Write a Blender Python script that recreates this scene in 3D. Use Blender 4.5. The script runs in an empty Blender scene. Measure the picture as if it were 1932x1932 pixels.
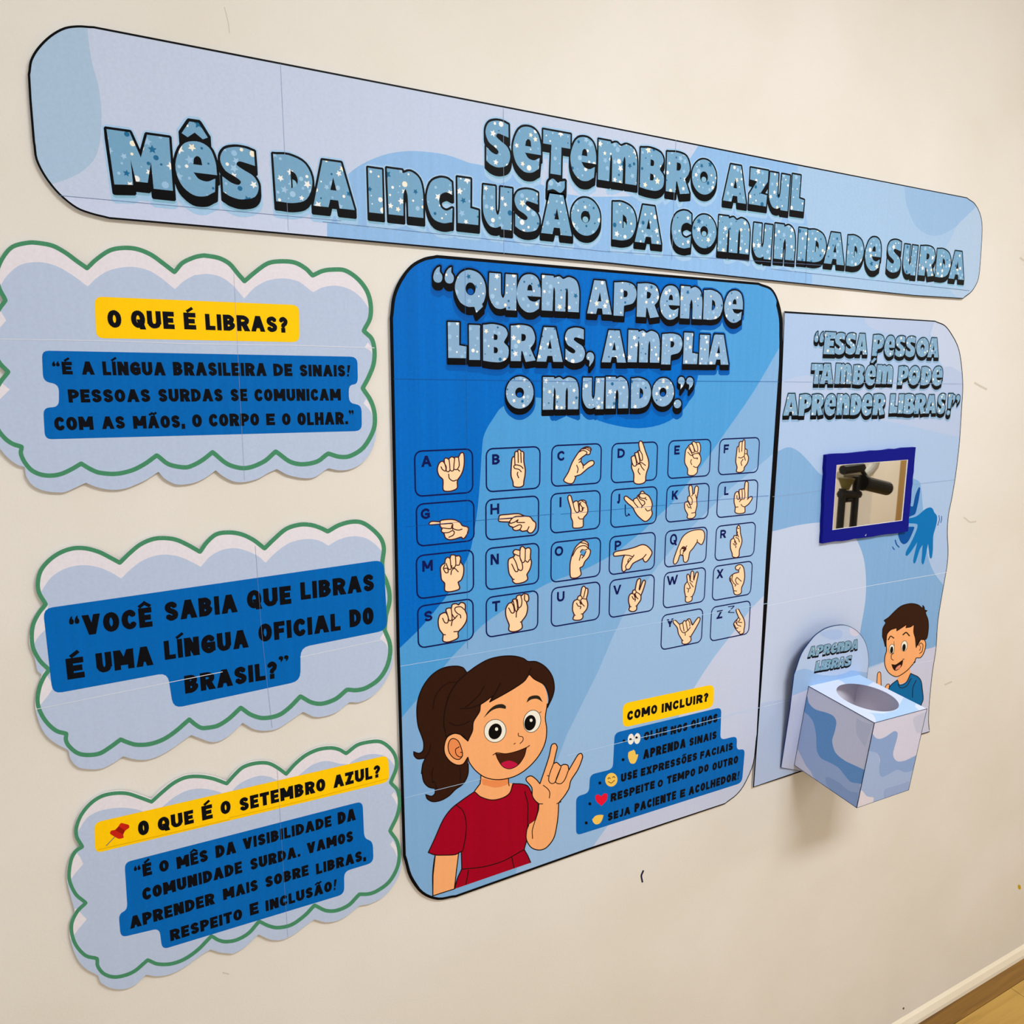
import bpy, math, random
from mathutils import Vector, Matrix, geometry

# ------------------------------------------------------------------ camera, world, lights, exposure
sc = bpy.context.scene
C = sc.collection
EYE = 1.552                       # lens height above the floor, metres
CAM = Vector((0.0, -0.945, EYE))  # the wall with the posters is the plane y = 0
F_PX = 1398.4
EX = Vector((0.88624898, 0.07771822, -0.45664278))     # world x, y, z seen in camera axes
EY = Vector((-0.46320503, 0.1528711, -0.87296708))
EZ = Vector((0.00196203, 0.98518542, 0.17148133))
cd = bpy.data.cameras.new('camera')
cd.sensor_fit = 'HORIZONTAL'; cd.sensor_width = 36.0; cd.lens = 36.0 * F_PX / 1932.0
cd.clip_start = 0.01
cam = bpy.data.objects.new('camera', cd)
cam.matrix_world = Matrix((
    (EX.x, EX.y, EX.z, CAM.x), (EY.x, EY.y, EY.z, CAM.y), (EZ.x, EZ.y, EZ.z, CAM.z), (0, 0, 0, 1)))
C.objects.link(cam); sc.camera = cam

w = bpy.data.worlds.new('daylight'); sc.world = w; w.use_nodes = True
bg = w.node_tree.nodes['Background']
bg.inputs[0].default_value = (0.92, 0.97, 1.0, 1); bg.inputs[1].default_value = 0.88

def area(name, loc, rot, sx, sy, power, col):
    l = bpy.data.lights.new(name, 'AREA'); l.shape = 'RECTANGLE'; l.size = sx; l.size_y = sy
    l.energy = power; l.color = col
    o = bpy.data.objects.new(name, l); o.location = loc; o.rotation_euler = rot; C.objects.link(o)
    return o
CEIL = 2.72
area('ceiling_lamp_light', (1.0, -1.55, CEIL - 0.05), (0, 0, 0), 1.0, 0.4, 40, (0.95, 0.985, 1.0))
area('ceiling_lamp_light', (3.6, -1.9, CEIL - 0.05), (0, 0, 0), 1.2, 0.5, 20, (0.95, 0.985, 1.0))
area('ceiling_lamp_light', (5.9, -1.9, CEIL - 0.05), (0, 0, 0), 1.2, 0.5, 34, (1.0, 0.95, 0.84))  # added light, source unseen: brightens the far room end in the mirror

sc.view_settings.view_transform = 'Standard'; sc.view_settings.look = 'None'
sc.view_settings.gamma = 1.0; sc.view_settings.use_curve_mapping = False
sc.view_settings.exposure = 0.16
sc.cycles.max_bounces = 8

# ------------------------------------------------------------------ measuring: photograph point -> point on a surface
CX = 966.0
def ray(u, v):
    c = Vector((u - CX, -(v - CX), -F_PX))
    return Vector((EX.dot(c), EY.dot(c), EZ.dot(c)))

class Plane:
    def __init__(s, o, ax, az, lift=None):
        s.o = Vector(o); s.ax = Vector(ax).normalized(); s.az = Vector(az).normalized()
        s.n = s.az.cross(s.ax) * -1.0
        if s.n.dot(CAM - s.o) < 0: s.n = -s.n
        s.lift = lift
    def flat(s, u, v):
        r = ray(u, v); t = (s.o - CAM).dot(s.n) / r.dot(s.n); p = CAM + r * t - s.o
        return (p.dot(s.ax), p.dot(s.az))
    def to3(s, a, b, h=0.0):
        p = s.o + s.ax * a + s.az * b
        if s.lift:                       # curled paper: the surface stands off the wall by lift(a, b)
            L = s.lift(a, b)
            if L > 0:
                k = L / (CAM - s.o).dot(s.n)
                p = p + (CAM - p) * k
        return p + s.n * h
WALL = Plane((0, 0, EYE), (1, 0, 0), (0, 0, 1))

REG = dict(F=(0, 0, 1), Z1=(0, 0, 3), Z2=(600, 150, 3.5127), Z3=(1100, 200, 4.2933), Z4=(1450, 300, 4.0083),
  C1=(0, 440, 3.865), C1b=(350, 440, 3.865), C2=(50, 960, 3.8649), C2b=(380, 960, 3.863),
  C3=(110, 1380, 3.8647), C3b=(420, 1380, 3.8629), P1=(730, 470, 5.0842), P2=(1090, 490, 4.9538),
  H1=(765, 830, 6.9), H2=(765, 1010, 6.9), H3=(1020, 810, 8.05), H4=(1020, 1000, 8.05),
  H5=(1230, 810, 8.782), H6=(1230, 980, 7.432), G1=(740, 1220, 5.2216), G2=(740, 1440, 5.2216),
  T1=(1070, 1270, 5.2216), E1=(1460, 570, 5.0842), E2=(1540, 830, 6.9), E3=(1480, 1130, 6.44),
  E4=(1460, 1290, 6.0375), E5=(1400, 1380, 10.73), E6=(1500, 1550, 4.472), E7=(1400, 560, 2.0553))
def rg(reg, x, y):
    ox, oy, s = REG[reg]; return (ox + x / s, oy + y / s)
def parse(s):
    """'C1 x,y x,y! C2 x,y' -> [(u, v, corner)]"""
    out = []; reg = 'F'
    for t in s.split():
        if t in REG: reg = t; continue
        c = t.endswith('!'); x, y = t.rstrip('!').split(',')
        u, v = rg(reg, float(x), float(y)); out.append((u, v, c))
    return out
def catmull(P, closed, n=4):
    out = []; N = len(P)
    segs = N if closed else N - 1
    for i in range(segs):
        p1 = P[i]; p2 = P[(i + 1) % N]
        d = math.hypot(p2[0] - p1[0], p2[1] - p1[1])
        if d < 1e-9: continue
        if p1[2] and p2[2]:
            out.append((p1[0], p1[1])); continue
        p0 = P[i - 1] if (closed or i > 0) and not p1[2] else None
        p3 = P[(i + 2) % N] if (closed or i + 2 < N) and not p2[2] else None
        if p0 is None: p0 = (2 * p1[0] - p2[0], 2 * p1[1] - p2[1]) if p3 is None else (1.5 * p1[0] - p3[0] * .5, 1.5 * p1[1] - p3[1] * .5)
        if p3 is None: p3 = (1.5 * p2[0] - p0[0] * .5, 1.5 * p2[1] - p0[1] * .5)
        # limit tangents so long and short neighbours do not overshoot
        def tan(a, b, m):
            tx = (b[0] - a[0]) * .5; ty = (b[1] - a[1]) * .5; L = math.hypot(tx, ty)
            k = min(1.0, d * 1.0 / L) if L > 1e-12 else 0
            return tx * k, ty * k
        m1 = tan(p0, p2, p1); m2 = tan(p1, p3, p2)
        for j in range(n):
            t = j / n; t2 = t * t; t3 = t2 * t
            a = 2 * t3 - 3 * t2 + 1; b = t3 - 2 * t2 + t; c = -2 * t3 + 3 * t2; e = t3 - t2
            out.append((a * p1[0] + b * m1[0] + c * p2[0] + e * m2[0], a * p1[1] + b * m1[1] + c * p2[1] + e * m2[1]))
    if not closed: out.append((P[-1][0], P[-1][1]))
    return out
def curve(s, closed=True, n=4): return catmull(parse(s), closed, n)
def rounded(s, r):
    """straight-sided outline with fillets of radius r (px)"""
    P = [(p[0], p[1]) for p in parse(s)]; out = []; N = len(P)
    for i in range(N):
        a = P[i - 1]; b = P[i]; c = P[(i + 1) % N]
        la = math.hypot(a[0] - b[0], a[1] - b[1]); lc = math.hypot(c[0] - b[0], c[1] - b[1])
        ra = min(r, la * .5); rc = min(r, lc * .5)
        p = (b[0] + (a[0] - b[0]) * ra / la, b[1] + (a[1] - b[1]) * ra / la)
        q = (b[0] + (c[0] - b[0]) * rc / lc, b[1] + (c[1] - b[1]) * rc / lc)
        for j in range(5):
            t = j / 4
            out.append(((1 - t) ** 2 * p[0] + 2 * t * (1 - t) * b[0] + t * t * q[0], (1 - t) ** 2 * p[1] + 2 * t * (1 - t) * b[1] + t * t * q[1]))
    return out
def ellipse_px(reg, cx, cy, rx, ry, ang=0, n=20):
    a = math.radians(ang); out = []
    for i in range(n):
        t = 2 * math.pi * i / n; x = rx * math.cos(t); y = ry * math.sin(t)
        out.append(rg(reg, cx + x * math.cos(a) - y * math.sin(a), cy + x * math.sin(a) + y * math.cos(a)))
    return out

# ------------------------------------------------------------------ materials
def lin(c):
    c /= 255.0
    return c / 12.92 if c <= 0.04045 else ((c + 0.055) / 1.055) ** 2.4
MATS = {}
def ink(rgb, rough=0.5, grain=0.06, spec=0.07):
    """printed or painted colour with a fine procedural mottling"""
    key = (tuple(rgb), rough, grain, spec)
    if key in MATS: return MATS[key]
    m = bpy.data.materials.new('ink'); m.use_nodes = True; nt = m.node_tree; b = nt.nodes['Principled BSDF']
    col = (lin(rgb[0]), lin(rgb[1]), lin(rgb[2]), 1)
    b.inputs['Roughness'].default_value = rough
    b.inputs['Specular IOR Level'].default_value = spec
    tc = nt.nodes.new('ShaderNodeTexCoord'); no = nt.nodes.new('ShaderNodeTexNoise')
    no.inputs['Scale'].default_value = 260; no.inputs['Detail'].default_value = 3
    nt.links.new(tc.outputs['Object'], no.inputs['Vector'])
    mp = nt.nodes.new('ShaderNodeMapping'); mp.inputs['Scale'].default_value = (140, 1, 1.5)
    n2 = nt.nodes.new('ShaderNodeTexNoise'); n2.inputs['Scale'].default_value = 1.0; n2.inputs['Detail'].default_value = 2
    nt.links.new(tc.outputs['Object'], mp.inputs['Vector']); nt.links.new(mp.outputs[0], n2.inputs['Vector'])
    ad = nt.nodes.new('ShaderNodeMath'); ad.operation = 'MULTIPLY_ADD'      # vertical print streaks, stronger where a lot of ink lies
    nt.links.new(n2.outputs['Fac'], ad.inputs[0]); nt.links.new(no.outputs['Fac'], ad.inputs[2])
    ad.inputs[1].default_value = 1.0 if max(rgb) - min(rgb) > 90 else .35
    mr = nt.nodes.new('ShaderNodeMapRange'); k_ = 1.0 if max(rgb) - min(rgb) > 90 else .35
    mr.inputs['From Min'].default_value = (1 + k_) / 2 - .4; mr.inputs['From Max'].default_value = (1 + k_) / 2 + .4
    mr.inputs['To Min'].default_value = 1 - grain; mr.inputs['To Max'].default_value = 1 + grain
    nt.links.new(ad.outputs[0], mr.inputs['Value'])
    mx = nt.nodes.new('ShaderNodeVectorMath'); mx.operation = 'SCALE'; mx.inputs[0].default_value = col[:3]
    nt.links.new(mr.outputs[0], mx.inputs['Scale']); nt.links.new(mx.outputs[0], b.inputs['Base Color'])
    m.diffuse_color = col
    MATS[key] = m
    return m

# ------------------------------------------------------------------ objects
def empty(name, loc, label=None, cat=None, group=None, rot=None):
    o = bpy.data.objects.new(name, None); C.objects.link(o); o.location = loc; o.empty_display_size = .05
    if rot is not None: o.rotation_euler = rot
    if label: o['label'] = label
    if cat: o['category'] = cat
    if group: o['group'] = group
    return o
def link(name, verts, faces, mats, idx, parent=None, smooth=False):
    me = bpy.data.meshes.new(name); me.from_pydata([tuple(v) for v in verts], [], faces)
    for m in mats: me.materials.append(m)
    if idx: me.polygons.foreach_set('material_index', idx)
    if smooth: me.polygons.foreach_set('use_smooth', [True] * len(me.polygons))
    me.update()
    o = bpy.data.objects.new(name, me); C.objects.link(o)
    if parent:
        o.parent = parent
        # vertices are world coordinates: bring them into the parent's frame
        chain = Matrix.Identity(4); p = parent
        while p: chain = p.matrix_basis @ chain; p = p.parent
        o.matrix_basis = chain.inverted()
    return o

def area2(P): return sum(P[i - 1][0] * P[i][1] - P[i][0] * P[i - 1][1] for i in range(len(P)))
class Paint:
    """flat shapes on one plane, later ones on top, resolved into one mesh without overlaps"""
    def __init__(s, plane): s.pl = plane; s.items = []; s.out = []
    def flat(s, pts): return [s.pl.flat(u, v) for u, v in pts]
    def addf(s, poly, m):            # polygon in plane coordinates
        P = []
        for p in poly:
            if not P or math.hypot(p[0] - P[-1][0], p[1] - P[-1][1]) > 2e-5: P.append(p)
        while len(P) > 2 and math.hypot(P[0][0] - P[-1][0], P[0][1] - P[-1][1]) <= 2e-5: P.pop()
        if len(P) > 2:
            if area2(P) < 0: P.reverse()          # the triangulator wants counter-clockwise loops
            s.items.append((P, m))
    def fill(s, pts, m): s.addf(s.flat(pts), m)
    def stroke(s, pts, wpx, m, closed=False, taper=None):
        """ribbon of width wpx (px) along px points"""
        N = len(pts); segs = N if closed else N - 1
        for i in range(segs):
            a = pts[i]; b = pts[(i + 1) % N]; dx = b[0] - a[0]; dy = b[1] - a[1]; L = math.hypot(dx, dy)
            if L < 1e-4: continue
            wa = (taper(i / max(1, N - 1)) if taper else 1) * wpx / 2
            nx = -dy / L * wa; ny = dx / L * wa
            s.fill([(a[0] + nx, a[1] + ny), (b[0] + nx, b[1] + ny), (b[0] - nx, b[1] - ny), (a[0] - nx, a[1] - ny)], m)
            if i > 0 or closed:
                c = pts[i - 1]; turn = abs(math.atan2((b[0]-a[0])*(a[1]-c[1])-(b[1]-a[1])*(a[0]-c[0]), (b[0]-a[0])*(a[0]-c[0])+(b[1]-a[1])*(a[1]-c[1])))
                if turn > 0.06:
                    s.fill([(a[0] + wa * math.cos(k * math.pi / 4 + .2), a[1] + wa * math.sin(k * math.pi / 4 + .2)) for k in range(8)], m)
    def resolve(s, h, clips=()):
        """triangulate the collected items at height h"""
        V = []; Fc = []; S = 1000.0
        for cl in clips:
            if area2(cl) < 0: cl = cl[::-1]
            b0 = len(V); V += [Vector((p[0] * S, p[1] * S)) for p in cl]; Fc.append(list(range(b0, b0 + len(cl))))
        nc = len(clips)
        for P, m in s.items:
            b0 = len(V); V += [Vector((p[0] * S, p[1] * S)) for p in P]; Fc.append(list(range(b0, b0 + len(P))))
        if s.pl.lift:                    # curled paper needs vertices inside the shapes too
            g = 8.0
            x0 = min(v.x for v in V); x1 = max(v.x for v in V); y0 = min(v.y for v in V); y1 = max(v.y for v in V)
            for i in range(math.ceil(x0 / g), int(x1 // g) + 1):
                for j in range(math.ceil(y0 / g), int(y1 // g) + 1):
                    if s.pl.lift(i * g / S, j * g / S - .008) > 0 or s.pl.lift(i * g / S + .008, j * g / S) > 0: V.append(Vector((i * g, j * g)))
        r = geometry.delaunay_2d_cdt(V, [], Fc, 1, 1e-4, True)
        vo, fo, oi = r[0], r[2], r[5]
        for f, ids in zip(fo, oi):
            if not ids: continue
            if nc and sum(1 for i in set(ids) if i < nc) < nc: continue
            top = max(ids)
            if top < nc: continue
            m = s.items[top - nc][1]
            if m is None: continue
            s.out.append(([(vo[i].x / S, vo[i].y / S) for i in f], m, h))
        s.items = []
        return s
    def build(s, name, parent=None, label=None):
        verts = []; vid = {}; faces = []; mats = []; idx = []
        for P, m, h in s.out:
            f = []
            for a, b in P:
                k = (round(a, 7), round(b, 7), h)
                if k not in vid: vid[k] = len(verts); verts.append(s.pl.to3(a, b, h))
                f.append(vid[k])
            if len(set(f)) < 3: continue
            nrm = (verts[f[1]] - verts[f[0]]).cross(verts[f[2]] - verts[f[0]])
            if nrm.dot(s.pl.n) < 0: f.reverse()
            faces.append(f)
            if m not in mats: mats.append(m)
            idx.append(mats.index(m))
        o = link(name, verts, faces, mats, idx, parent)
        if label: o['label'] = label
        return o
def slab(name, plane, poly, h0, h1, m, parent, hole=None):
    """extruded side walls and back of a board whose outline is poly (plane coordinates)"""
    p = Paint(plane); p.addf(poly, m)
    if hole: p.addf(hole, None)
    p.resolve(h1)
    verts = []; faces = []; vid = {}
    for P, _, h in p.out:
        f = []
        for a, b in P:
            k = (round(a, 7), round(b, 7))
            if k not in vid: vid[k] = len(verts); verts.append((a, b, h))
            f.append(vid[k])
        if len(set(f)) == 3: faces.append(f)
    V = [plane.to3(a, b, h) for a, b, h in verts]
    fs = []
    ec = {}
    for f in faces:
        nrm = (V[f[1]] - V[f[0]]).cross(V[f[2]] - V[f[0]])
        if nrm.dot(plane.n) < 0: f.reverse()
        fs.append(f)
        for i in range(3):
            e = (f[i], f[(i + 1) % 3]); ec[e] = 1
    n = len(V); V2 = V + [v + plane.n * (h0 - h1) for v in V]
    out = list(fs) + [[i + n for i in reversed(f)] for f in fs]
    for (a, b) in ec:
        if (b, a) not in ec: out.append([a, b, b + n, a + n][::-1])
    return link(name, V2, out, [m], None, parent)

# ------------------------------------------------------------------ display letters (outlines in a unit box, y up)
def G(s): return [tuple(float(c) for c in t.rstrip('!').split(',')) + (t.endswith('!'),) for t in s.split()]
def ell(cx, cy, rx, ry, n=16): return [(cx + rx * math.cos(2 * math.pi * i / n), cy + ry * math.sin(2 * math.pi * i / n), False) for i in range(n)]
HOLE_R = G('.42,.76! .56,.74 .6,.66 .55,.57 .42,.55!')
DISP = {
 'A': ([G('.26,1! .7,1! 1,0! .63,0! .6,.17! .41,.17! .36,0! 0,0!')], [G('.5,.66! .57,.38! .42,.38!')]),
 'M': ([G('0,1! .36,1! .51,.56! .64,1! 1,1! 1,0! .68,0! .67,.5! .59,.1! .4,.1! .34,.5! .35,.03! .05,0!')], []),
 'e': ([G('1,.42! .98,.66 .85,.91 .55,1 .2,.9 0,.52 .1,.18 .38,.0 .68,.0 .92,.1! .95,.35! .75,.28 .54,.31 .42,.42!')], [G('.43,.57! .65,.57! .62,.69 .54,.73 .46,.68')]),
 'S': ([G('.92,.96! .93,.68! .72,.71 .5,.73 .43,.66 .6,.58 .88,.47 1,.28 .88,.07 .5,-.01 .2,.03 .03,.1! .03,.4! .25,.3 .45,.27 .52,.34 .38,.42 .12,.52 0,.72 .12,.92 .42,1 .7,1')], []),
 'D': ([G('0,.98! .4,1 .83,.86 1,.5 .83,.12 .45,0 .02,0!')], [G('.43,.69! .56,.62 .61,.48 .55,.36 .43,.31!')]),
 'I': ([G('0,1! 1,1! 1,0! 0,0!')], []),
 'n': ([G('0,1! .42,1! .43,.94! .65,1 .9,.87 1,.55 1,0! .57,0! .56,.45 .5,.6 .44,.45 .43,0! .02,0!')], []),
 'm': ([G('0,1! .3,1! .31,.95! .45,1 .56,.93! .72,1 .92,.9 1,.6 1,0! .7,0! .695,.55 .67,.68 .635,.55 .63,0! .355,0! .35,.55 .32,.68 .3,.55 .285,0! 0,0!')], []),
 'u': ([G('.02,1! .42,1! .43,.45 .5,.33 .57,.45 .6,1! 1,1! .98,0! .62,0! .61,.07! .42,.02 .2,.07 .03,.3 0,.6')], []),
 'C': ([G('.95,.94! .97,.66! .75,.7 .53,.63 .47,.48 .55,.34 .75,.29 .97,.36! .95,.04! .6,0 .2,.1 0,.48 .15,.86 .5,1 .78,1')], []),
 'L': ([G('0,1! .62,1! .6,.36! 1,.33! .98,0! 0,0!')], []),
 'O': ([ell(.5, .5, .5, .5, 20)], [ell(.49, .5, .16, .16, 12)]),
 'T': ([G('0,1! 1,1! 1,.66! .67,.66! .66,0! .27,0! .3,.68! 0,.68!')], []),
 'B': ([G('0,.97! .4,1 .83,.93 .97,.75 .82,.53! 1,.38 .97,.12 .7,.0 .3,0 0,.03!')], [G('.42,.74! .54,.72 .57,.66 .54,.59 .42,.58!'), G('.42,.4! .54,.38 .58,.31 .54,.24 .42,.23!')]),
 'R': ([G('0,.97! .45,1 .82,.93 .97,.68 .92,.5 .78,.37! 1,.03! .6,-.02! .46,.28! .42,.28! .4,0! 0,0!')], [HOLE_R]),
 'P': ([G('0,.97! .5,1 .87,.92 1,.66 .85,.4 .45,.3! .44,0! 0,0!')], [HOLE_R]),
 'Z': ([G('0,1! 1,1! 1,.7! .62,.34! 1,.32! .98,0! 0,0! 0,.28! .4,.66! 0,.68!')], []),
 'E': ([G('.02,1! 1,1! .97,.72! .5,.7! .5,.62! .85,.62! .85,.38! .5,.38! .48,.3! 1,.28! 1,0! 0,0!')], []),
 'Q': ([G('.5,1 .78,.93 .95,.75 1,.5 .93,.28 .87,.22! .9,.16! .68,0! .62,.14! .4,.14 .15,.25 0,.55 .1,.83 .28,.96')], [ell(.5, .56, .16, .15, 12)]),
 '!': ([G('.2,1! 1,1! .75,.32! .3,.32!'), ell(.45, .12, .32, .12, 10)], []),
 '.': ([ell(.5, .5, .5, .5, 12)], []),
 ',': ([G('.5,1 .85,.9 1,.65 .85,.35 .4,0! .42,.4 .1,.5 0,.7 .15,.93')], []),
 '(': ([G('.75,1! .72,.7 .95,.5 1,.3 .85,.08 .5,0 .15,.07 0,.3 .15,.65 .45,.9')], []),
 '^': ([G('.33,1! .68,1! 1,.15! .8,0! .5,.35! .22,0! 0,.2!')], []),
 '/': ([G('0,.12! .6,1! 1,.8! .42,0!')], []),
 '~': ([G('0,.1! .05,.7 .3,1 .6,.75 .72,.85! 1,.95! .98,.4 .75,.05 .45,.2 .3,.25!')], []),
}
def glyph(ch, n=4):
    o, h = DISP[ch]
    return [catmull(c, True, n) for c in o], [catmull(c, True, n) for c in h]
BLACK = (5, 5, 9)
STARC = [(236, 238, 240), (238, 234, 218), (158, 196, 228), (34, 104, 150), (150, 190, 226)]
def hull(P):
    P = sorted(set(P))
    def half(Q):
        r = []
        for p in Q:
            while len(r) > 1 and (r[-1][0]-r[-2][0])*(p[1]-r[-2][1]) - (r[-1][1]-r[-2][1])*(p[0]-r[-2][0]) <= 0: r.pop()
            r.append(p)
        return r
    a = half(P); b = half(P[::-1]); return a[:-1] + b[:-1]
def swell(poly, r, drop, k=8):
    """pieces covering poly's border grown by r and dragged down by drop"""
    out = [poly]; cap = []
    for i in range(k):
        t = 2 * math.pi * (i + .5) / k; cap.append((r * math.cos(t), r * math.sin(t) + 0)); cap.append((r * math.cos(t), r * math.sin(t) - drop))
    N = len(poly)
    for i in range(N):
        a = poly[i]; b = poly[(i + 1) % N]
        out.append(hull([(p[0] + c[0], p[1] + c[1]) for p in (a, b) for c in cap]))
    return out
class DisplayText:
    """starry letters with black outline and black drop block; letters given by their extents in the photograph"""
    def __init__(s, plane, parent, h, seed, face=(115, 163, 200), dens=22, halo=(), letter_obj=True, wear=1.0):
        s.pl = plane; s.parent = parent; s.h = h; s.rnd = random.Random(seed); s.face = face; s.dens = dens
        s.halo = halo; s.k = 0; s.hp = [Paint(plane) for _ in halo]; s.one = None if letter_obj else Paint(plane)
        s.n = 0
    def letter(s, reg, ch, xl, xr, yt, yb, H=None):
        um = (xl + xr) / 2; vm = (yt + yb) / 2
        x0 = s.pl.flat(*rg(reg, xl, vm))[0]; x1 = s.pl.flat(*rg(reg, xr, vm))[0]
        z1 = s.pl.flat(*rg(reg, um, yt))[1]; z0 = s.pl.flat(*rg(reg, um, yb))[1]
        g = .018 * (H or (z1 - z0)); s.box(ch, x0 + g, x1 - g, z0, z1, H)      # room for the outline between neighbours
    def box(s, ch, x0, x1, z0, z1, H=None, xf=None):
        H = H or (z1 - z0)
        small = H < 0.03
        outs, holes = glyph(ch, 3 if small else 4)
        f = xf or (lambda p: (x0 + p[0] * (x1 - x0), z0 + p[1] * (z1 - z0)))
        outs = [[f(p) for p in c] for c in outs]; holes = [[f(p) for p in c] for c in holes]
        rnd = s.rnd; P = s.one or Paint(s.pl)
        blk = ink(BLACK, .45, .0)
        for c in outs:
            for q in swell(c, H * .050, H * .150, 6 if small else 8): P.addf(q, blk)
        for c in holes:                      # see-through part of a counter, below the block
            hh = max(p[1] for p in c) - min(p[1] for p in c)
            cx = sum(p[0] for p in c) / len(c); cz = sum(p[1] for p in c) / len(c)
            if ch in 'OQC' or ch == 'D': P.addf([(cx + (p[0] - cx) * .62, cz - hh * .22 + (p[1] - cz) * .5) for p in c], None)
        lvl = s.h + (s.n % 3) * 1.3e-5; s.n += 1
        P.resolve(lvl)
        for c in outs: P.addf(c, ink(s.face, .5, .05))
        xs = [p[0] for c in outs for p in c]; zs = [p[1] for c in outs for p in c]
        W = max(xs) - min(xs); HH = max(zs) - min(zs); cnt = int(s.dens * W * HH / (H * H))
        pts = []
        for _ in range(cnt * 6):
            if len(pts) >= cnt: break
            x = rnd.uniform(min(xs), max(xs)); z = rnd.uniform(min(zs), max(zs))
            if any(math.hypot(x - a, z - b) < H * .135 for a, b in pts): continue
            pts.append((x, z))
        clipn = [c for c in outs]
        for (x, z) in pts:
            big = rnd.random() < .45; r = H * (rnd.uniform(.06, .098) if big else rnd.uniform(.02, .052))
            col = rnd.choices(STARC, (5, 2.5, 4, 3 if not big else 1.6, 2))[0]; a0 = rnd.uniform(0, 6)
            if big and not small and rnd.random() < .62:
                P.addf([(x + r * (1 if k % 2 == 0 else .48) * math.cos(a0 + k * math.pi / 5), z + r * (1 if k % 2 == 0 else .48) * math.sin(a0 + k * math.pi / 5)) for k in range(10)], ink(col, .5, .03))
            else: P.addf([(x + r * .72 * math.cos(a0 + k * math.pi / 4), z + r * .72 * math.sin(a0 + k * math.pi / 4)) for k in range(8)], ink(col, .5, .03))
        for c in holes: P.addf(c, None)
        # one outline at a time serves as the clip
        items = P.items
        for c in outs:
            P.items = list(items); P.resolve(s.h + 5.5e-5, clips=[c])
        if not s.one: P.build('letter', s.parent)
        for (col, r, d), hp in zip(s.halo, s.hp):
            for c in outs:
                cc = c[::2] if len(c) > 16 else c
                for q in swell(cc, H * r, H * d, 6): hp.addf(q, ink(col, .5, .05))
    def finish(s, name='lettering'):
        if s.one: s.one.build(name, s.parent)
        for i, hp in enumerate(s.hp):
            if hp.items: hp.resolve(s.h - 8e-5 + 4e-5 * i).build('printed_glow', s.parent)

# ------------------------------------------------------------------ hand-cut block capitals and thin card letters (strokes)
SK = {  # width, strokes: 'l' straight, 's' smooth
 'A': (.74, ['l 0,0 .5,1', 'l .5,1 1,0', 'l .25,.3 .75,.3']),
 'B': (.62, ['l 0,0 0,1', 's 0,1 .55,1 .9,.78 .55,.53 0,.53', 's .55,.53 1,.28 .55,0 0,0']),
 'C': (.6, ['s 1,.78 .85,.95 .5,1 .12,.82 0,.5 .12,.18 .5,0 .85,.05 1,.22']),
 'D': (.66, ['l 0,0 0,1', 's 0,1 .5,.98 .9,.78 1,.5 .9,.22 .5,.02 0,0']),
 'E': (.54, ['l 0,0 0,1', 'l 0,1 1,1', 'l 0,.5 .85,.5', 'l 0,0 1,0']),
 'F': (.52, ['l 0,0 0,1', 'l 0,1 1,1', 'l 0,.48 .85,.48']),
 'G': (.66, ['s 1,.78 .85,.95 .5,1 .12,.82 0,.5 .12,.18 .5,0 .85,.05 1,.22', 'l 1,.15 1,.45', 'l .6,.45 1,.45']),
 'H': (.66, ['l 0,0 0,1', 'l 1,0 1,1', 'l 0,.5 1,.5']),
 'I': (.23, ['l .5,0 .5,1']),
 'J': (.46, ['l 1,.3 1,1', 's 1,.3 .8,.05 .45,0 0,.15']),
 'K': (.66, ['l 0,0 0,1', 'l 0,.4 1,1', 'l .3,.55 1,0']),
 'L': (.5, ['l 0,0 0,1', 'l 0,0 1,0']),
 'M': (.86, ['l 0,0 0,1', 'l 0,1 .5,.3', 'l .5,.3 1,1', 'l 1,0 1,1']),
 'N': (.68, ['l 0,0 0,1', 'l 0,1 1,0', 'l 1,0 1,1']),
 'O': (.64, ['s .5,1 .85,.87 1,.5 .85,.13 .5,0 .15,.13 0,.5 .15,.87 .5,1']),
 'P': (.6, ['l 0,0 0,1', 's 0,1 .55,1 1,.85 1,.6 .55,.42 0,.42']),
 'Q': (.66, ['s .5,1 .85,.87 1,.5 .85,.13 .5,0 .15,.13 0,.5 .15,.87 .5,1', 'l .65,.3 1,-.1']),
 'R': (.66, ['l 0,0 0,1', 's 0,1 .55,1 .95,.85 .95,.62 .55,.45 0,.45', 'l .45,.45 1,0']),
 'S': (.58, ['s 1,.83 .75,.98 .4,1 .05,.87 .1,.63 .5,.5 .92,.37 .97,.13 .6,0 .25,.02 0,.17']),
 'T': (.6, ['l .5,0 .5,1', 'l 0,1 1,1']),
 'U': (.66, ['l 0,.35 0,1', 's 0,.35 .15,.08 .5,0 .85,.08 1,.35', 'l 1,.35 1,1']),
 'V': (.7, ['l 0,1 .5,0', 'l .5,0 1,1']),
 'W': (1.05, ['l 0,1 .27,0', 'l .27,0 .5,.85', 'l .5,.85 .73,0', 'l .73,0 1,1']),
 'X': (.66, ['l 0,1 1,0', 'l 0,0 1,1']),
 'Y': (.66, ['l 0,1 .5,.45', 'l .5,.45 1,1', 'l .5,0 .5,.45']),
 'Z': (.6, ['l 0,1 1,1', 'l 0,0 1,1', 'l 0,0 1,0']),
 '?': (.5, ['s 0,.8 .25,.98 .65,1 1,.8 .85,.58 .5,.47 .45,.33', 'l .45,-.02 .45,.04']),
 '!': (.3, ['l .62,.38 .95,1', 'l .4,-.02 .42,.04']),
 '.': (.22, ['l .5,0 .5,.03']), ',': (.24, ['l .3,-.14 .6,.06']),
 '"': (.4, ['s .1,.78 .0,.9 .3,1', 's .75,.78 .65,.9 .95,1']), '”': (.4, ['s .2,1.05 .35,.95 .05,.8', 's .85,1.05 1,.95 .7,.8']),
}
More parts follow.
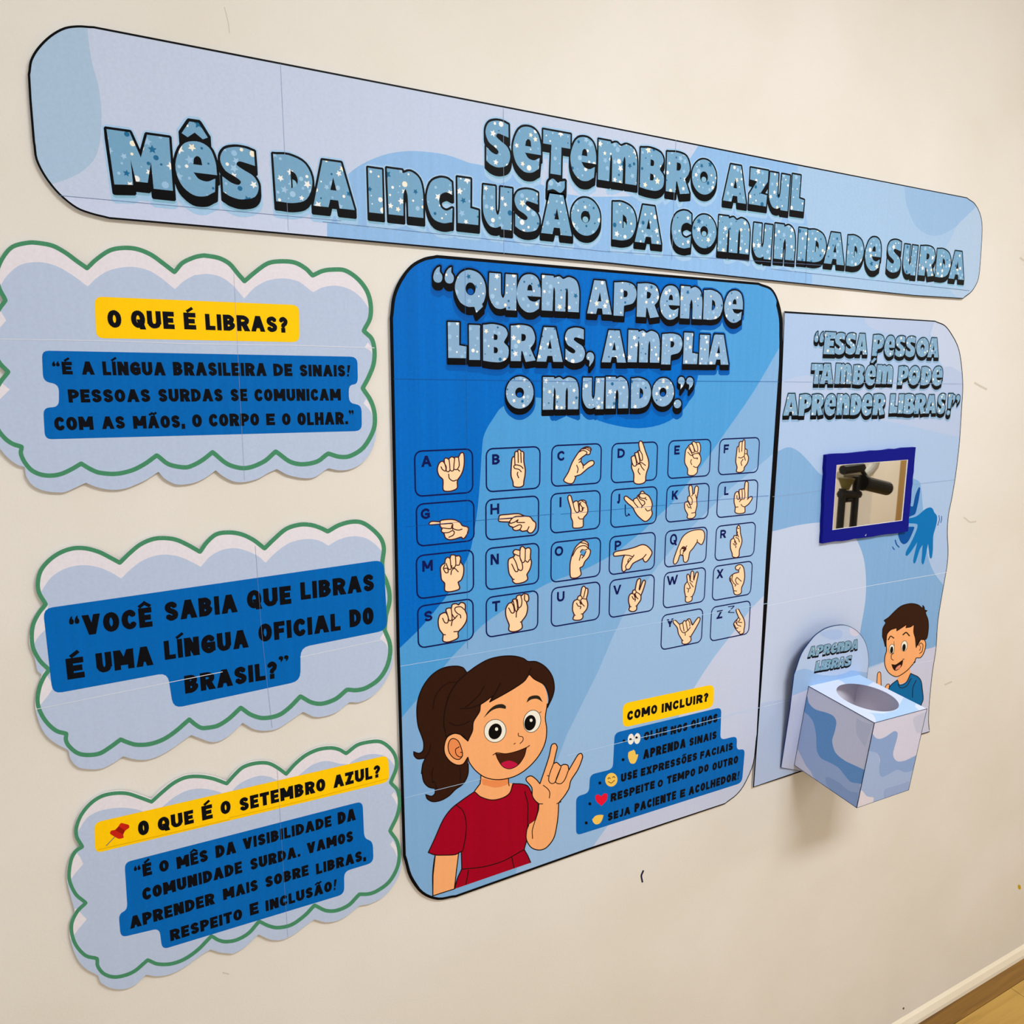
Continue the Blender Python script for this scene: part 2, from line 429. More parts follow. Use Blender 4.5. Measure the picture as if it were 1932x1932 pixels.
ACC = {'É': ('E', '/'), 'Ê': ('E', '^'), 'Í': ('I', '/'), 'Ã': ('A', '~'), 'Õ': ('O', '~')}
def strokes_for(P, m, ch, x, z, W, H, sw, rnd=None):
    base, acc = ACC.get(ch, (ch, None))
    iw = W - sw; ih = H - sw
    def pt(a, b): return (x + sw / 2 + a * iw, z + sw / 2 + b * ih)
    def quad(a, b, w, horizontal):
        dx = b[0] - a[0]; dz = b[1] - a[1]; L = math.hypot(dx, dz)
        if L < 1e-7: return
        if not horizontal:
            ux = dx / L * w / 2; uz = dz / L * w / 2; nx = -dz / L * w / 2; nz = dx / L * w / 2
            P.addf([(a[0] - ux + nx, a[1] - uz + nz), (b[0] + ux + nx, b[1] + uz + nz), (b[0] + ux - nx, b[1] + uz - nz), (a[0] - ux - nx, a[1] - uz - nz)], m)
        else:
            if dz < 0: a, b = b, a; dx = -dx; dz = -dz
            e = w / 2; sx = dx / dz; hw = min(w * .5 * L / dz, w * .72)
            a2 = (a[0] , a[1] - e); b2 = (b[0], b[1] + e)
            P.addf([(a2[0] - hw, a2[1]), (a2[0] + hw, a2[1]), (b2[0] + hw, b2[1]), (b2[0] - hw, b2[1])], m)
    for st in SK[base][1]:
        kind, *pp = st.split(); q = [tuple(float(c) for c in t.split(',')) for t in pp]
        q = [pt(*t) for t in q]
        if kind == 'l':
            a, b = q; ax = abs(a[0] - b[0]) < 1e-6 or abs(a[1] - b[1]) < 1e-6
            quad(a, b, sw, not ax)
        else:
            closed = math.hypot(q[0][0] - q[-1][0], q[0][1] - q[-1][1]) < 1e-7
            c = catmull([(t[0], t[1], False) for t in (q[:-1] if closed else q)], closed, 3)
            if closed: c.append(c[0])
            ends = (0, len(c) - 2)
            for i in range(len(c) - 1):
                a, b = c[i], c[i + 1]; dx = b[0] - a[0]; dz = b[1] - a[1]; L = math.hypot(dx, dz)
                if L < 1e-7: continue
                nx = -dz / L * sw / 2; nz = dx / L * sw / 2
                P.addf([(a[0] + nx, a[1] + nz), (b[0] + nx, b[1] + nz), (b[0] - nx, b[1] - nz), (a[0] - nx, a[1] - nz)], m)
                if i or closed: P.addf([(a[0] + sw / 2 * math.cos(k * math.pi / 3 + .3), a[1] + sw / 2 * math.sin(k * math.pi / 3 + .3)) for k in range(6)], m)
    if acc:
        cx = x + W / 2; t = z + H * 1.1; s2 = sw * .62
        if acc == '/': quad((cx - .08 * H, t), (cx + .12 * H, t + .14 * H), s2, False)
        if acc == '^': quad((cx - .19 * H, t), (cx, t + .14 * H), s2, False); quad((cx, t + .14 * H), (cx + .19 * H, t), s2, False)
        if acc == '~': quad((cx - .2 * H, t), (cx - .06 * H, t + .08 * H), s2, False); quad((cx - .06 * H, t + .08 * H), (cx + .07 * H, t + .02 * H), s2, False); quad((cx + .07 * H, t + .02 * H), (cx + .2 * H, t + .1 * H), s2, False)
def word(P, reg, text, xl, xr, yt, yb, m, weight=.275, gap=.09):
    um = (xl + xr) / 2; vm = (yt + yb) / 2; pl = P.pl
    x0 = pl.flat(*rg(reg, xl, vm))[0]; x1 = pl.flat(*rg(reg, xr, vm))[0]
    z1 = pl.flat(*rg(reg, um, yt))[1]; z0 = pl.flat(*rg(reg, um, yb))[1]
    H = z1 - z0; ws = [SK[ACC.get(c, (c,))[0]][0] for c in text]
    tot = sum(ws) + gap * (len(text) - 1); k = (x1 - x0) / tot; x = x0
    sw = H * weight
    for c, wd in zip(text, ws):
        W = wd * k
        if c in '"”':
            for q in glyph('(' if c == '"' else ',', 2)[0]:
                for dx in (0, .52):
                    P.addf([(x + W * (dx + .46 * p[0]), z0 + H * ((.62 if c == '"' else .72) + .42 * p[1])) for p in q], m)
            x += W + gap * k; continue
        if c == '!':
            for q in ([(.25, .33), (.68, .33), (1.12, 1.0), (.38, 1.0)], [(.12, 0), (.58, 0), (.66, .22), (.2, .22)]):
                P.addf([(x + W * p[0], z0 + H * p[1]) for p in q], m)
            x += W + gap * k; continue
        strokes_for(P, m, c, x, z0, max(W, sw * .9), H, min(sw, W * .46) if wd > .3 else min(sw, max(W, sw * .8)), None)
        x += W + gap * k

# ================================================================== the room
def box_mesh(name, x0, x1, y0, y1, z0, z1, m, parent=None, kind=None):
    V = [(x, y, z) for x in (x0, x1) for y in (y0, y1) for z in (z0, z1)]
    Fc = [(0, 1, 3, 2), (4, 6, 7, 5), (0, 4, 5, 1), (2, 3, 7, 6), (0, 2, 6, 4), (1, 5, 7, 3)]
    o = link(name, V, Fc, [m], None, parent)
    if kind: o['kind'] = kind
    return o
def wall_paint(name, rgb, bump=0.25, rough=.62):
    m = bpy.data.materials.new(name); m.use_nodes = True; nt = m.node_tree; b = nt.nodes['Principled BSDF']
    b.inputs['Roughness'].default_value = rough; b.inputs['Specular IOR Level'].default_value = .3
    tc = nt.nodes.new('ShaderNodeTexCoord')
    n1 = nt.nodes.new('ShaderNodeTexNoise'); n1.inputs['Scale'].default_value = 330; n1.inputs['Detail'].default_value = 4
    n2 = nt.nodes.new('ShaderNodeTexNoise'); n2.inputs['Scale'].default_value = 3.5; n2.inputs['Detail'].default_value = 5
    n3 = nt.nodes.new('ShaderNodeTexNoise'); n3.inputs['Scale'].default_value = 14; n3.inputs['Detail'].default_value = 4; n3.inputs['Roughness'].default_value = .7
    for n in (n1, n2, n3): nt.links.new(tc.outputs['Object'], n.inputs['Vector'])
    cr = nt.nodes.new('ShaderNodeValToRGB')
    c = [lin(v) for v in rgb]
    cr.color_ramp.elements[0].position = .35; cr.color_ramp.elements[0].color = (c[0] * .965, c[1] * .955, c[2] * .93, 1)
    cr.color_ramp.elements[1].position = .65; cr.color_ramp.elements[1].color = (c[0] * 1.02, c[1] * 1.015, c[2] * 1.03, 1)
    nt.links.new(n2.outputs['Fac'], cr.inputs[0])
    sm = nt.nodes.new('ShaderNodeValToRGB')          # faint grey scuffs
    sm.color_ramp.elements[0].position = .70; sm.color_ramp.elements[0].color = (1, 1, 1, 1)
    sm.color_ramp.elements[1].position = .80; sm.color_ramp.elements[1].color = (.90, .89, .87, 1)
    nt.links.new(n3.outputs['Fac'], sm.inputs[0])
    mx = nt.nodes.new('ShaderNodeMix'); mx.data_type = 'RGBA'; mx.blend_type = 'MULTIPLY'; mx.inputs[0].default_value = 1
    nt.links.new(cr.outputs[0], mx.inputs[6]); nt.links.new(sm.outputs[0], mx.inputs[7])
    nt.links.new(mx.outputs[2], b.inputs['Base Color'])
    bp = nt.nodes.new('ShaderNodeBump'); bp.inputs['Strength'].default_value = bump; bp.inputs['Distance'].default_value = .0008
    nt.links.new(n1.outputs['Fac'], bp.inputs['Height']); nt.links.new(bp.outputs[0], b.inputs['Normal'])
    return m
def wood(name, rgb, rgb2):
    m = bpy.data.materials.new(name); m.use_nodes = True; nt = m.node_tree; b = nt.nodes['Principled BSDF']
    b.inputs['Roughness'].default_value = .42
    tc = nt.nodes.new('ShaderNodeTexCoord'); mp = nt.nodes.new('ShaderNodeMapping'); mp.inputs['Scale'].default_value = (2.2, 38, 38)
    no = nt.nodes.new('ShaderNodeTexNoise'); no.inputs['Scale'].default_value = 1.3; no.inputs['Detail'].default_value = 7; no.inputs['Distortion'].default_value = .6
    cr = nt.nodes.new('ShaderNodeValToRGB')
    cr.color_ramp.elements[0].position = .33; cr.color_ramp.elements[0].color = (lin(rgb2[0]), lin(rgb2[1]), lin(rgb2[2]), 1)
    cr.color_ramp.elements[1].position = .62; cr.color_ramp.elements[1].color = (lin(rgb[0]), lin(rgb[1]), lin(rgb[2]), 1)
    nt.links.new(tc.outputs['Object'], mp.inputs[0]); nt.links.new(mp.outputs[0], no.inputs['Vector']); nt.links.new(no.outputs['Fac'], cr.inputs[0]); nt.links.new(cr.outputs[0], b.inputs['Base Color'])
    return m
CREAM = wall_paint('cream_wall_paint', (224, 221, 216))
CREAM2 = wall_paint('cream_trim_paint', (240, 232, 214), .08, .45)
wall_back = box_mesh('wall_back', -1.6, 8.0, 0, .12, 0, CEIL, CREAM, kind='structure')
box_mesh('wall_front', -1.6, 8.0, -3.4, -3.28, 0, CEIL, CREAM, kind='structure')
box_mesh('wall_right', 8.0, 8.12, -3.4, .12, 0, CEIL, CREAM, kind='structure')
box_mesh('ceiling', -1.6, 8.12, -3.4, .12, CEIL, CEIL + .1, wall_paint('white_ceiling_paint', (240, 238, 232)), kind='structure')
def emit(name, col, st):
    m = bpy.data.materials.new(name); m.use_nodes = True; b = m.node_tree.nodes['Principled BSDF']
    b.inputs['Base Color'].default_value = (.9, .9, .9, 1); b.inputs['Emission Color'].default_value = col; b.inputs['Emission Strength'].default_value = st
    return m
# skirting: a low cream strip with a sloping top
SK_H, SK_T = .036, .008
sv = [(x, y, z) for x in (-1.6, 8.0) for (y, z) in ((0, 0), (-SK_T, 0), (-SK_T, SK_H * .30), (-SK_T * .55, SK_H * .75), (0, SK_H))]
sk = link('baseboard_back', sv, [(0, 1, 2, 3, 4), (9, 8, 7, 6, 5), (0, 5, 6, 1), (1, 6, 7, 2), (2, 7, 8, 3), (3, 8, 9, 4), (4, 9, 5, 0)], [CREAM2], None)
sk['kind'] = 'structure'
# floor of boards running along the wall
floor = box_mesh('floor', -1.6, 8.12, -3.4, .12, -.06, -.012, ink((60, 45, 25)), kind='structure')
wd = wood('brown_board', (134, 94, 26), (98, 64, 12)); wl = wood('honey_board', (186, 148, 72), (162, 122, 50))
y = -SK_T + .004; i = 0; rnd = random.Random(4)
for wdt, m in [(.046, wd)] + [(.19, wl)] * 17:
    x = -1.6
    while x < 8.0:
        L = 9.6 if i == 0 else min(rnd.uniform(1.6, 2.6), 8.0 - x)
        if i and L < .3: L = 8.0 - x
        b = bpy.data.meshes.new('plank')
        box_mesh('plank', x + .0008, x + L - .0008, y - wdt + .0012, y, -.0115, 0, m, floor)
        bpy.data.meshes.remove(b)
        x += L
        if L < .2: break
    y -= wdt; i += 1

def ptz(reg, x, y): return WALL.flat(*rg(reg, x, y))
# small marks on the wall
WM = Plane((0, 0, EYE), (1, 0, 0), (0, 0, 1))
p = Paint(WM); p.stroke(curve('F 1214,1642 1210,1652 1212,1665', False), 3.2, ink((22, 26, 62))); p.resolve(8e-5)
p.build('pen_mark', wall_back, 'short dark blue pen stroke')
p = Paint(WM); p.fill(ellipse_px('E6', 1892, 553, 13, 22, -15, 10), ink((196, 160, 20))); p.resolve(8e-5)
p.build('paint_spot', wall_back, 'small yellow spot')
p = Paint(WM); p.fill(ellipse_px('E6', 915, 1577, 7, 11, 20, 8), ink((96, 74, 50))); p.resolve(8e-5)
p.build('paint_spot', wall_back, 'tiny brown speck')
p = Paint(WM); p.stroke(curve('Z1 1270,40 1290,120 1300,190', False), .7, ink((176, 168, 158))); p.resolve(8e-5)
p.build('hairline_crack', wall_back)

for pts, wd_ in (('F 1838,722 1852,730 1862,735', 4), ('F 1818,976 1830,985 1842,984', 3), ('F 1782,1292 1796,1286', 3), ('F 1924,486 1932,492', 4), ('F 190,1842 196,1846', 2), ('F 420,1835 432,1838', 3)):
    p = Paint(WM); p.stroke(curve(pts, False), wd_, ink((204, 197, 187), .6, 0)); p.resolve(8e-5); p.build('scuff_mark', wall_back)
# ================================================================== posters
def poster_plane(): return Plane((0, -.0042, EYE), (1, 0, 0), (0, 0, 1))
def tabs(pl, parent, pts):
    """foam mounting squares that hold the board a little off the wall"""
    for a, b in pts:
        c = pl.to3(a, b); box_mesh('mounting_tab', c.x - .012, c.x + .012, -.0028, 0, c.z - .012, c.z + .012, ink((230, 230, 226)), parent)
def ramp(t): t = max(0.0, min(1.0, t)); return t * t
PW = .287                                    # printed width of one landscape page
def flat_x(pl, u, v): return pl.flat(u, v)[0]
def flat_z(pl, u, v): return pl.flat(u, v)[1]
def page_grid(name, parent, pl, outline, shapes, xs, zs, paper):
    """the printed pages glued side by side, each its own sheet clipped by the cut outline"""
    X = [-9] + xs + [9]; Z = [-9] + sorted(zs) + [9]
    ox = [p[0] for p in outline]; oz = [p[1] for p in outline]
    k = 0
    for i in range(len(X) - 1):
        for j in range(len(Z) - 1):
            x0 = max(X[i], min(ox) - .01); x1 = min(X[i + 1], max(ox) + .01)
            z0 = max(Z[j], min(oz) - .01); z1 = min(Z[j + 1], max(oz) + .01)
            if x1 <= x0 or z1 <= z0: continue
            P = Paint(pl)
            for q, m in shapes: P.addf(q, m)
            P.resolve(0, clips=[outline, [(x0, z0), (x1, z0), (x1, z1), (x0, z1)]])
            if P.out: P.build('sheet', parent); k += 1
def poly_stroke(P, poly, wfun, m):
    """cut-line printed inside the outline (plane coordinates); wfun(x, z) -> width in metres"""
    N = len(poly); A = sum(poly[i][0] * poly[(i + 1) % N][1] - poly[(i + 1) % N][0] * poly[i][1] for i in range(N))
    sg = 1 if A > 0 else -1; nr = []
    for i in range(N):
        a = poly[i - 1]; b = poly[(i + 1) % N]; dx = b[0] - a[0]; dz = b[1] - a[1]; L = math.hypot(dx, dz) or 1
        nr.append((-dz / L * sg, dx / L * sg))
    for i in range(N):
        j = (i + 1) % N; a = poly[i]; b = poly[j]; wa = wfun(*a); wb = wfun(*b)
        P.addf([a, b, (b[0] + nr[j][0] * wb, b[1] + nr[j][1] * wb), (a[0] + nr[i][0] * wa, a[1] + nr[i][1] * wa)], m)
def seams(pl, parent, lines, m, h=2.4e-4, wd=.0007):
    for s, c in lines:
        P = Paint(pl); P.stroke(curve(s, False, 2), c, m)
        P.resolve(h).build('paper_joint', parent)
WHITE_EDGE = ink((216, 222, 236), .6, 0)

# ---------------------------------------------------------------- title banner
pb = poster_plane()
o_b = curve('Z1 530,148! 440,143 360,155 280,200 210,270 170,340 157,420! 165,560! 185,800! 200,900 250,1000 330,1100 430,1180 520,1215 620,1240! 1200,1290! '
            'Z2 0,1047! 1932,1222! Z4 0,922! 1100,1035! 1470,1058! 1540,1000 1590,900 1612,650 1617,500 1600,410 1560,335 1500,290! 1200,232! 300,55! Z2 1932,312! 330,0!', n=4)
fb = [pb.flat(*q) for q in o_b]
ban = empty('title_banner', pb.to3(*pb.flat(950, 400)), 'long pale blue paper banner across the top with starry heading letters', 'banner')
slab('backing', pb, fb, -.0014, -2e-5, ink((214, 220, 234), .6), ban)
tabs(pb, ban, [pb.flat(*q) for q in ((140, 120), (560, 380), (960, 440), (1300, 330), (1780, 420))])
pale = ink((190, 204, 232)); midb = ink((140, 183, 232)); rightb = ink((160, 193, 230)); blob = ink((166, 193, 223)); strip = ink((196, 208, 238))
def FL(pl, s, smooth=True): return [pl.flat(*q) for q in (curve(s) if smooth else [(p[0], p[1]) for p in parse(s)])]
shapes = [(FL(pb, 'F -300,-300! 2500,-300! 2500,1200! -300,1200!'), pale),
  (FL(pb, 'Z1 -200,-100! 500,-50! 495,160 520,350 560,500 575,700 545,880 450,980 300,1040 100,1080! -200,1100!'), blob),
  (FL(pb, 'Z1 -100,1060! 320,1105! 1932,1250! Z2 60,952! 60,1100! Z1 1900,1500! -100,1500!'), strip),
  (FL(pb, 'F 617,500! 617,420! 637,355 660,326 694,304 737,289 785,285 842,292 885,307 910,312 1000,340 1075,367 1150,371 1230,365 1280,330 1304,296 1325,262! 1500,290! 1504,310 1512,363 1524,426 1532,507 1531,620! 900,600!'), midb),
  (FL(pb, 'F 1500,280! 1504,310 1512,363 1524,426 1532,507! 1531,640! 2000,640! 2000,250!'), rightb),
  (FL(pb, 'Z4 1000,100! 1025,200 1045,350 1110,500 1200,570 1300,575 1430,500 1600,330! 1650,200!'), ink((148, 184, 226))),
  (FL(pb, 'Z4 1430,500 1500,430 1600,330! 1700,300! 1700,1100! 1470,1100! 1300,900 1330,700 1380,600'), ink((172, 198, 230)))]
bx0 = flat_x(pb, 536, 277); bz = sum(flat_z(pb, *rg('Z1', x, y)) for x, y in ((320, 1105), (1932, 1250))) / 2
page_grid('sheet', ban, pb, fb, shapes, [bx0 + PW * k for k in range(5)], [bz], None)
P = Paint(pb); poly_stroke(P, fb, lambda x, z: .0021 if x < 1.2 else .0017, ink(BLACK, .45, 0)); P.resolve(6e-5, clips=[fb]); P.build('border_line', ban)
T = DisplayText(pb, ban, 2.0e-4, 3, halo=(((160, 197, 234), .085, .265), ((130, 178, 206), .048, .20)))
for r, c, a, b, t, u in [('Z1','M',612,972,757,1060),('Z1','e',988,1232,800,1105),('Z1','^',1020,1180,692,782),('Z1','S',1245,1465,835,1125),('Z1','D',1548,1772,882,1150)]:
    T.letter(r, c, a, b, t, u, .068 if c == '^' else None)
for a in [('A',-42,242,545,850),('I',330,432,592,885),('n',455,700,605,905),('C',715,900,652,950),('L',920,1068,658,958),('u',1088,1290,710,990),('S',1297,1472,730,1008),('A',1475,1688,762,1028),('O',1673,1873,785,1035),
          ('S',1105,1278,275,580),('e',1287,1482,312,612),('T',1487,1675,348,630),('e',1668,1848,380,668)]: T.letter('Z2', *a)
T.letter('Z2', '~', 1515, 1640, 660, 752, .07)
for a in [('D',232,434,782,1090),('A',418,642,808,1112),('C',712,884,848,1152),('O',880,1083,880,1152),('m',1090,1352,902,1190),('u',1370,1532,955,1238),('n',1545,1720,962,1245),('I',1738,1812,990,1255),
          ('m',118,442,298,620),('B',458,660,345,682),('R',670,872,378,705),('O',877,1083,433,718),('A',1135,1332,480,780),('Z',1345,1497,512,805),('u',1500,1672,548,842),('L',1684,1797,560,850)]: T.letter('Z3', *a)
for a in [('D',288,438,538,782),('A',422,582,558,797),('D',590,722,580,814),('e',728,852,590,842),('S',893,1005,612,858),('u',1015,1122,650,878),('R',1138,1262,658,885),('D',1264,1380,682,897),('A',1368,1488,698,910)]: T.letter('Z4', *a)
T.finish()
seam_d = ink((96, 118, 160), .6, 0)
seams(pb, ban, [('Z1 324,1106 1932,1250', .8), ('Z2 30,943 1932,1143', .8), ('Z3 200,1178 1932,1290', .7), ('Z4 20,832 1520,996', .7)], seam_d, 3.4e-4)
seams(pb, ban, [('Z1 1587,360 1632,1305', .55), ('Z2 1228,190 1232,1160', .55), ('Z3 752,275 718,1250', .5), ('Z4 285,810 280,940', .5)], ink((140, 160, 196), .6, 0), 3.4e-4)

# ---------------------------------------------------------------- three cloud posters
GREEN = ink((70, 138, 104), .5, .1); LAV = ink((224, 220, 232)); CLB = ink((180, 196, 226)); PANEL = ink((0, 100, 184), .45, .08); YEL = ink((253, 202, 8), .5, .03); INKB = ink((8, 10, 18), .45, 0)
def cloud(key, label, paper, green, inner, notches, panels, gw, seam, zb, wline=.045):
    pl = poster_plane()
    out = FL(pl, paper)
    gp = [(q[0], q[1]) for q in curve(green)]
    t = empty('cloud_poster', pl.to3(sum(p[0] for p in out) / len(out), sum(p[1] for p in out) / len(out)), label, 'poster', 'cloud-shaped posters on the left of the wall')
    U = Paint(pl); blk = LAV          # the cut shape: drawn outline plus everything inside the green line
    slab('backing', pl, out, -.0014, -2e-5, ink((232, 232, 238), .6), t)
    mx = sum(p[0] for p in out) / len(out); mz = sum(p[1] for p in out) / len(out)
    tabs(pl, t, [(mx - .1, mz), (mx + .1, mz), (mx, mz + .05)])
    vs, hs = seam
    xs = [flat_x(pl, *rg(*vs))]; zs = [flat_z(pl, *rg(*hs))]
    shapes = [(FL(pl, 'F -900,-900! 2500,-900! 2500,2800! -900,2800!'), LAV), (FL(pl, inner), CLB)]
    for nn in notches: shapes.append((FL(pl, nn), LAV))
    page_grid('sheet', t, pl, out, shapes, xs, zs, None)
    P = Paint(pl)
    P.stroke(gp, gw, GREEN, closed=True)
    P.resolve(6e-5).build('green_outline', t)
    for poly, mat, words in panels:
        P = Paint(pl); P.fill(rounded(*poly) , mat)
        o = P.resolve(1.4e-4).build('text_panel', t)
        for ww in words:
            P = Paint(pl); word(P, *ww, INKB); P.resolve(2.1e-4).build('lettering', o)
    return t, pl
t, pl1 = cloud('C1', 'cloud shaped poster with a yellow heading reading O QUE É LIBRAS, topmost on the left', 
  'C1 52,480! -10,380 -30,280 8,170 80,85 195,56 275,55 395,78 495,133 570,190 635,232! 690,180 790,112 895,91 1005,101 1110,142 1200,205 1272,255! 1320,205 1415,160 1480,150 C1b 150,149 250,165 330,210 392,280 430,325! 490,278 595,205 700,190 810,200 895,248 930,290! 1000,260 1080,252 1170,258 1265,318 1335,415 1363,520 1358,625 1312,712! 1372,765 1393,860 1383,965 1345,1065 1305,1130! 1362,1215 1392,1320 1392,1430 1385,1500 1355,1590 1300,1665 1220,1715 1130,1730 1040,1715! 940,1780 850,1785 740,1760 665,1720! 600,1750 530,1790 430,1815 350,1810 270,1770 220,1730! 150,1780 80,1815 C1 1350,1832 1280,1830 1200,1790 1155,1740! 1080,1790 1000,1830 900,1865 800,1870 700,1850 625,1820! 540,1860 460,1890 330,1880 240,1840 190,1770 180,1705! 130,1690 60,1640 0,1570 -50,1480 -60,1330 -50,1180 -10,1100 50,1015! -10,940 -50,860 -55,750 -45,640 -10,560',
  'C1 40,490! -10,390 -20,280 20,180 90,100 200,70 270,70 385,92 485,147 560,203 635,255! 700,193 800,126 900,107 1000,116 1100,156 1190,220 1272,283! 1330,217 1420,175 1480,163 C1b 140,163 240,180 320,222 380,293 430,350! 500,290 600,220 700,205 800,215 880,260 927,308! 1000,275 1080,265 1165,272 1255,332 1322,420 1350,520 1345,622 1300,712! 1358,770 1378,860 1370,960 1330,1060 1292,1130! 1350,1220 1379,1320 1372,1430 1300,1560 1200,1625 1120,1630 1040,1607! 960,1665 850,1685 760,1665 658,1592! 580,1660 480,1705 400,1712 300,1680 197,1597! 130,1650 60,1690 C1 1350,1708 1230,1685 1143,1620! 1060,1680 960,1730 840,1755 720,1745 650,1715 592,1680! 520,1722 430,1760 330,1766 240,1735 180,1670 152,1605 158,1558! 90,1535 30,1490 -20,1420 -45,1320 -40,1180 0,1090 60,1012! 0,950 -35,880 -45,780 -40,650 -10,560',
  'C1 -100,560! 10,370 60,300 150,230 280,211 400,235 520,300 640,388! 700,330 800,270 950,245 1080,270 1180,330 1275,408! 1340,350 1420,305 C1b 80,305 160,297 260,320 350,385 428,475! 500,400 600,345 720,330 830,355 930,430! 1000,395 1100,383 1200,410 1280,470 1345,560 1400,640! 1440,1900! C1 -150,2000!',
  ['C1b 1306,832! 1330,795! 1375,850! 1378,920! 1350,860', 'C1b 1298,1240! 1318,1210! 1370,1290! 1385,1400! 1350,1300', 'C1 -60,570! 0,560! 45,635! -10,700! -60,700!', 'C1 -60,1110! 10,1090! 72,1140! -5,1215! -60,1220!'],
  [(('C1 690,462 C1b 828,524 832,795 C1 702,765', 14), YEL, [('C1','O',783,885,560,690),('C1','QUE',955,1270,567,695),('C1','É',1340,1428,580,702),('C1b','LIBRAS?',145,745,600,715)]),
   (('C1 305,856 C1b 1253,901 1257,1103 1190,1104 1192,1242 1283,1250 1286,1442 C1 328,1503 315,1272 430,1268 430,1103 315,1080', 13), PANEL,
    [('C1','"É',382,527,937,1030),('C1','A',595,687,935,1032),('C1','LÍNGUA',748,1205,938,1037),('C1b','BRASILEIRA',-91,590,943,1040),('C1b','DE',640,778,952,1042),('C1b','SINAIS!',832,1200,960,1045),
     ('C1','PESSOAS',497,1095,1138,1233),('C1b','SURDAS',-198,270,1135,1228),('C1b','SE',328,450,1135,1225),('C1b','COMUNICAM',502,1132,1135,1223),
     ('C1','COM',395,680,1338,1437),('C1','AS',742,910,1335,1427),('C1','MÃOS,',970,1348,1330,1422),('C1','O',1400,1472,1320,1415),('C1b','CORPO',170,537,1315,1407),('C1b','E',588,652,1315,1400),('C1b','O',703,766,1312,1400),('C1b','OLHAR.”',815,1228,1305,1397)])],
  8.4, (('C1b', 400, 1000), ('C1', 780, 786)), ('C1', 1000, 1720))
seams(pl1, t, [('C1 0,772 800,785 C1b 0,805 800,818 1378,836', 1.3)], WHITE_EDGE, 2.8e-4)
seams(pl1, t, [('C1b 352,290 385,950 430,1800', .4)], ink((150, 160, 186), .6, 0), 2.8e-4)

t, pl2 = cloud('C2', 'cloud shaped poster asking VOCÊ SABIA on one big blue panel, middle one on the left',
  'C2 137,695! 80,620 65,550 85,455 140,380 220,312 330,274 430,273 535,300 615,340 678,372! 740,310 820,245 915,205 1000,197 1095,210 1190,250 1262,290! C2b 30,230 105,170 200,156 295,170 390,212 460,265! 520,205 615,130 718,100 800,102 880,125 918,148! 1000,105 1090,80 1175,84 1262,140 1322,212 1343,290 1335,400! 1345,500! 1375,600 1378,680 1357,760! 1352,880! 1385,970 1395,1050 1390,1150 1365,1210 1320,1290 1240,1370 1150,1410 1080,1410! 990,1480 900,1512 820,1515 740,1480! 640,1550 560,1600 470,1618 380,1605 300,1560! 230,1630 150,1685 70,1700 C2 1200,1650! 1130,1700 1060,1750 960,1805 870,1830 780,1825 705,1805! 640,1850 550,1893 450,1898 370,1880 320,1820 305,1760! 230,1720 160,1670 110,1600 75,1500 62,1400 80,1300 110,1210! 80,1180 60,1090! 25,1000 20,930 35,840 75,760',
  'C2 140,695! 95,620 82,550 100,460 150,390 230,328 330,290 430,288 530,315 610,355 680,393! 750,325 830,260 920,221 1000,213 1090,225 1180,265 1265,313! C2b 40,243 110,185 200,172 290,185 380,227 460,288! 530,220 620,145 720,115 800,118 870,140 920,165! 1000,120 1090,95 1170,100 1250,152 1310,220 1330,290 1318,390 1320,470! 1345,520 1368,600 1370,680 1345,780! 1335,880! 1370,970 1376,1050 1350,1155 1290,1245 1200,1305 1130,1322 1062,1318! 980,1385 880,1420 800,1410 722,1367! 640,1450 560,1505 450,1525 360,1500 287,1450! 200,1530 120,1580 50,1595 C2 1275,1597 1230,1572 1187,1536! 1090,1620 1000,1680 900,1715 800,1720 730,1700 687,1682! 600,1745 530,1785 440,1795 370,1780 310,1730 287,1685 290,1640! 220,1620 150,1560 100,1480 80,1400 95,1300 130,1220 165,1175! 100,1110 50,1020 38,930 50,840 90,760',
  'C2 90,640! 110,600 180,500 280,437 400,411 520,425 620,465 690,508! 760,440 860,370 980,335 1100,345 1200,385 1270,423! C2b 60,350 150,300 250,287 340,310 420,350 467,393! 540,320 640,250 760,220 860,232 925,268! 1000,225 1100,200 1200,215 1280,270 1330,330! 1450,500! 1450,1900! C2 0,2100! 0,1100! 80,940 150,850',
  ['C2 130,1180! 200,1300! 150,1370! 60,1480! 60,1300!', 'C2 160,700! 60,830! 70,950! 130,860!', 'C2b 1302,945! 1325,905! 1365,970! 1370,1040! 1345,985'],
  [(('C2 120,728 C2b 1328,370 1356,884 722,1010 722,1255 C2 1070,1455 1030,1195 190,1350', 18), PANEL,
    [('C2','"VOCÊ',310,918,752,898),('C2b','SABIA',-270,262,650,787),('C2b','QUE',330,654,578,712),('C2b','LIBRAS',720,1258,505,630),
     ('C2','É',290,420,1084,1238),('C2','UMA',505,922,1025,1170),('C2b','LÍNGUA',-275,343,920,1056),('C2b','OFICIAL',412,1014,800,930),('C2b','DO',1078,1255,724,852),
     ('C2b','BRASIL?',-127,555,1162,1290),('C2b','”',565,640,1085,1200)])],
  8.2, (('C2b', 450, 900), ('C2', 700, 1330)), ('C2', 1000, 1700))
seams(pl2, t, [('C2 65,1462 700,1333 1430,1188', 1.1), ('C2b 720,1080 1345,948', 1.1)], WHITE_EDGE, 2.8e-4)
seams(pl2, t, [('C2b 392,270 440,900 515,1595', .45)], ink((120, 140, 176), .6, 0), 2.8e-4)

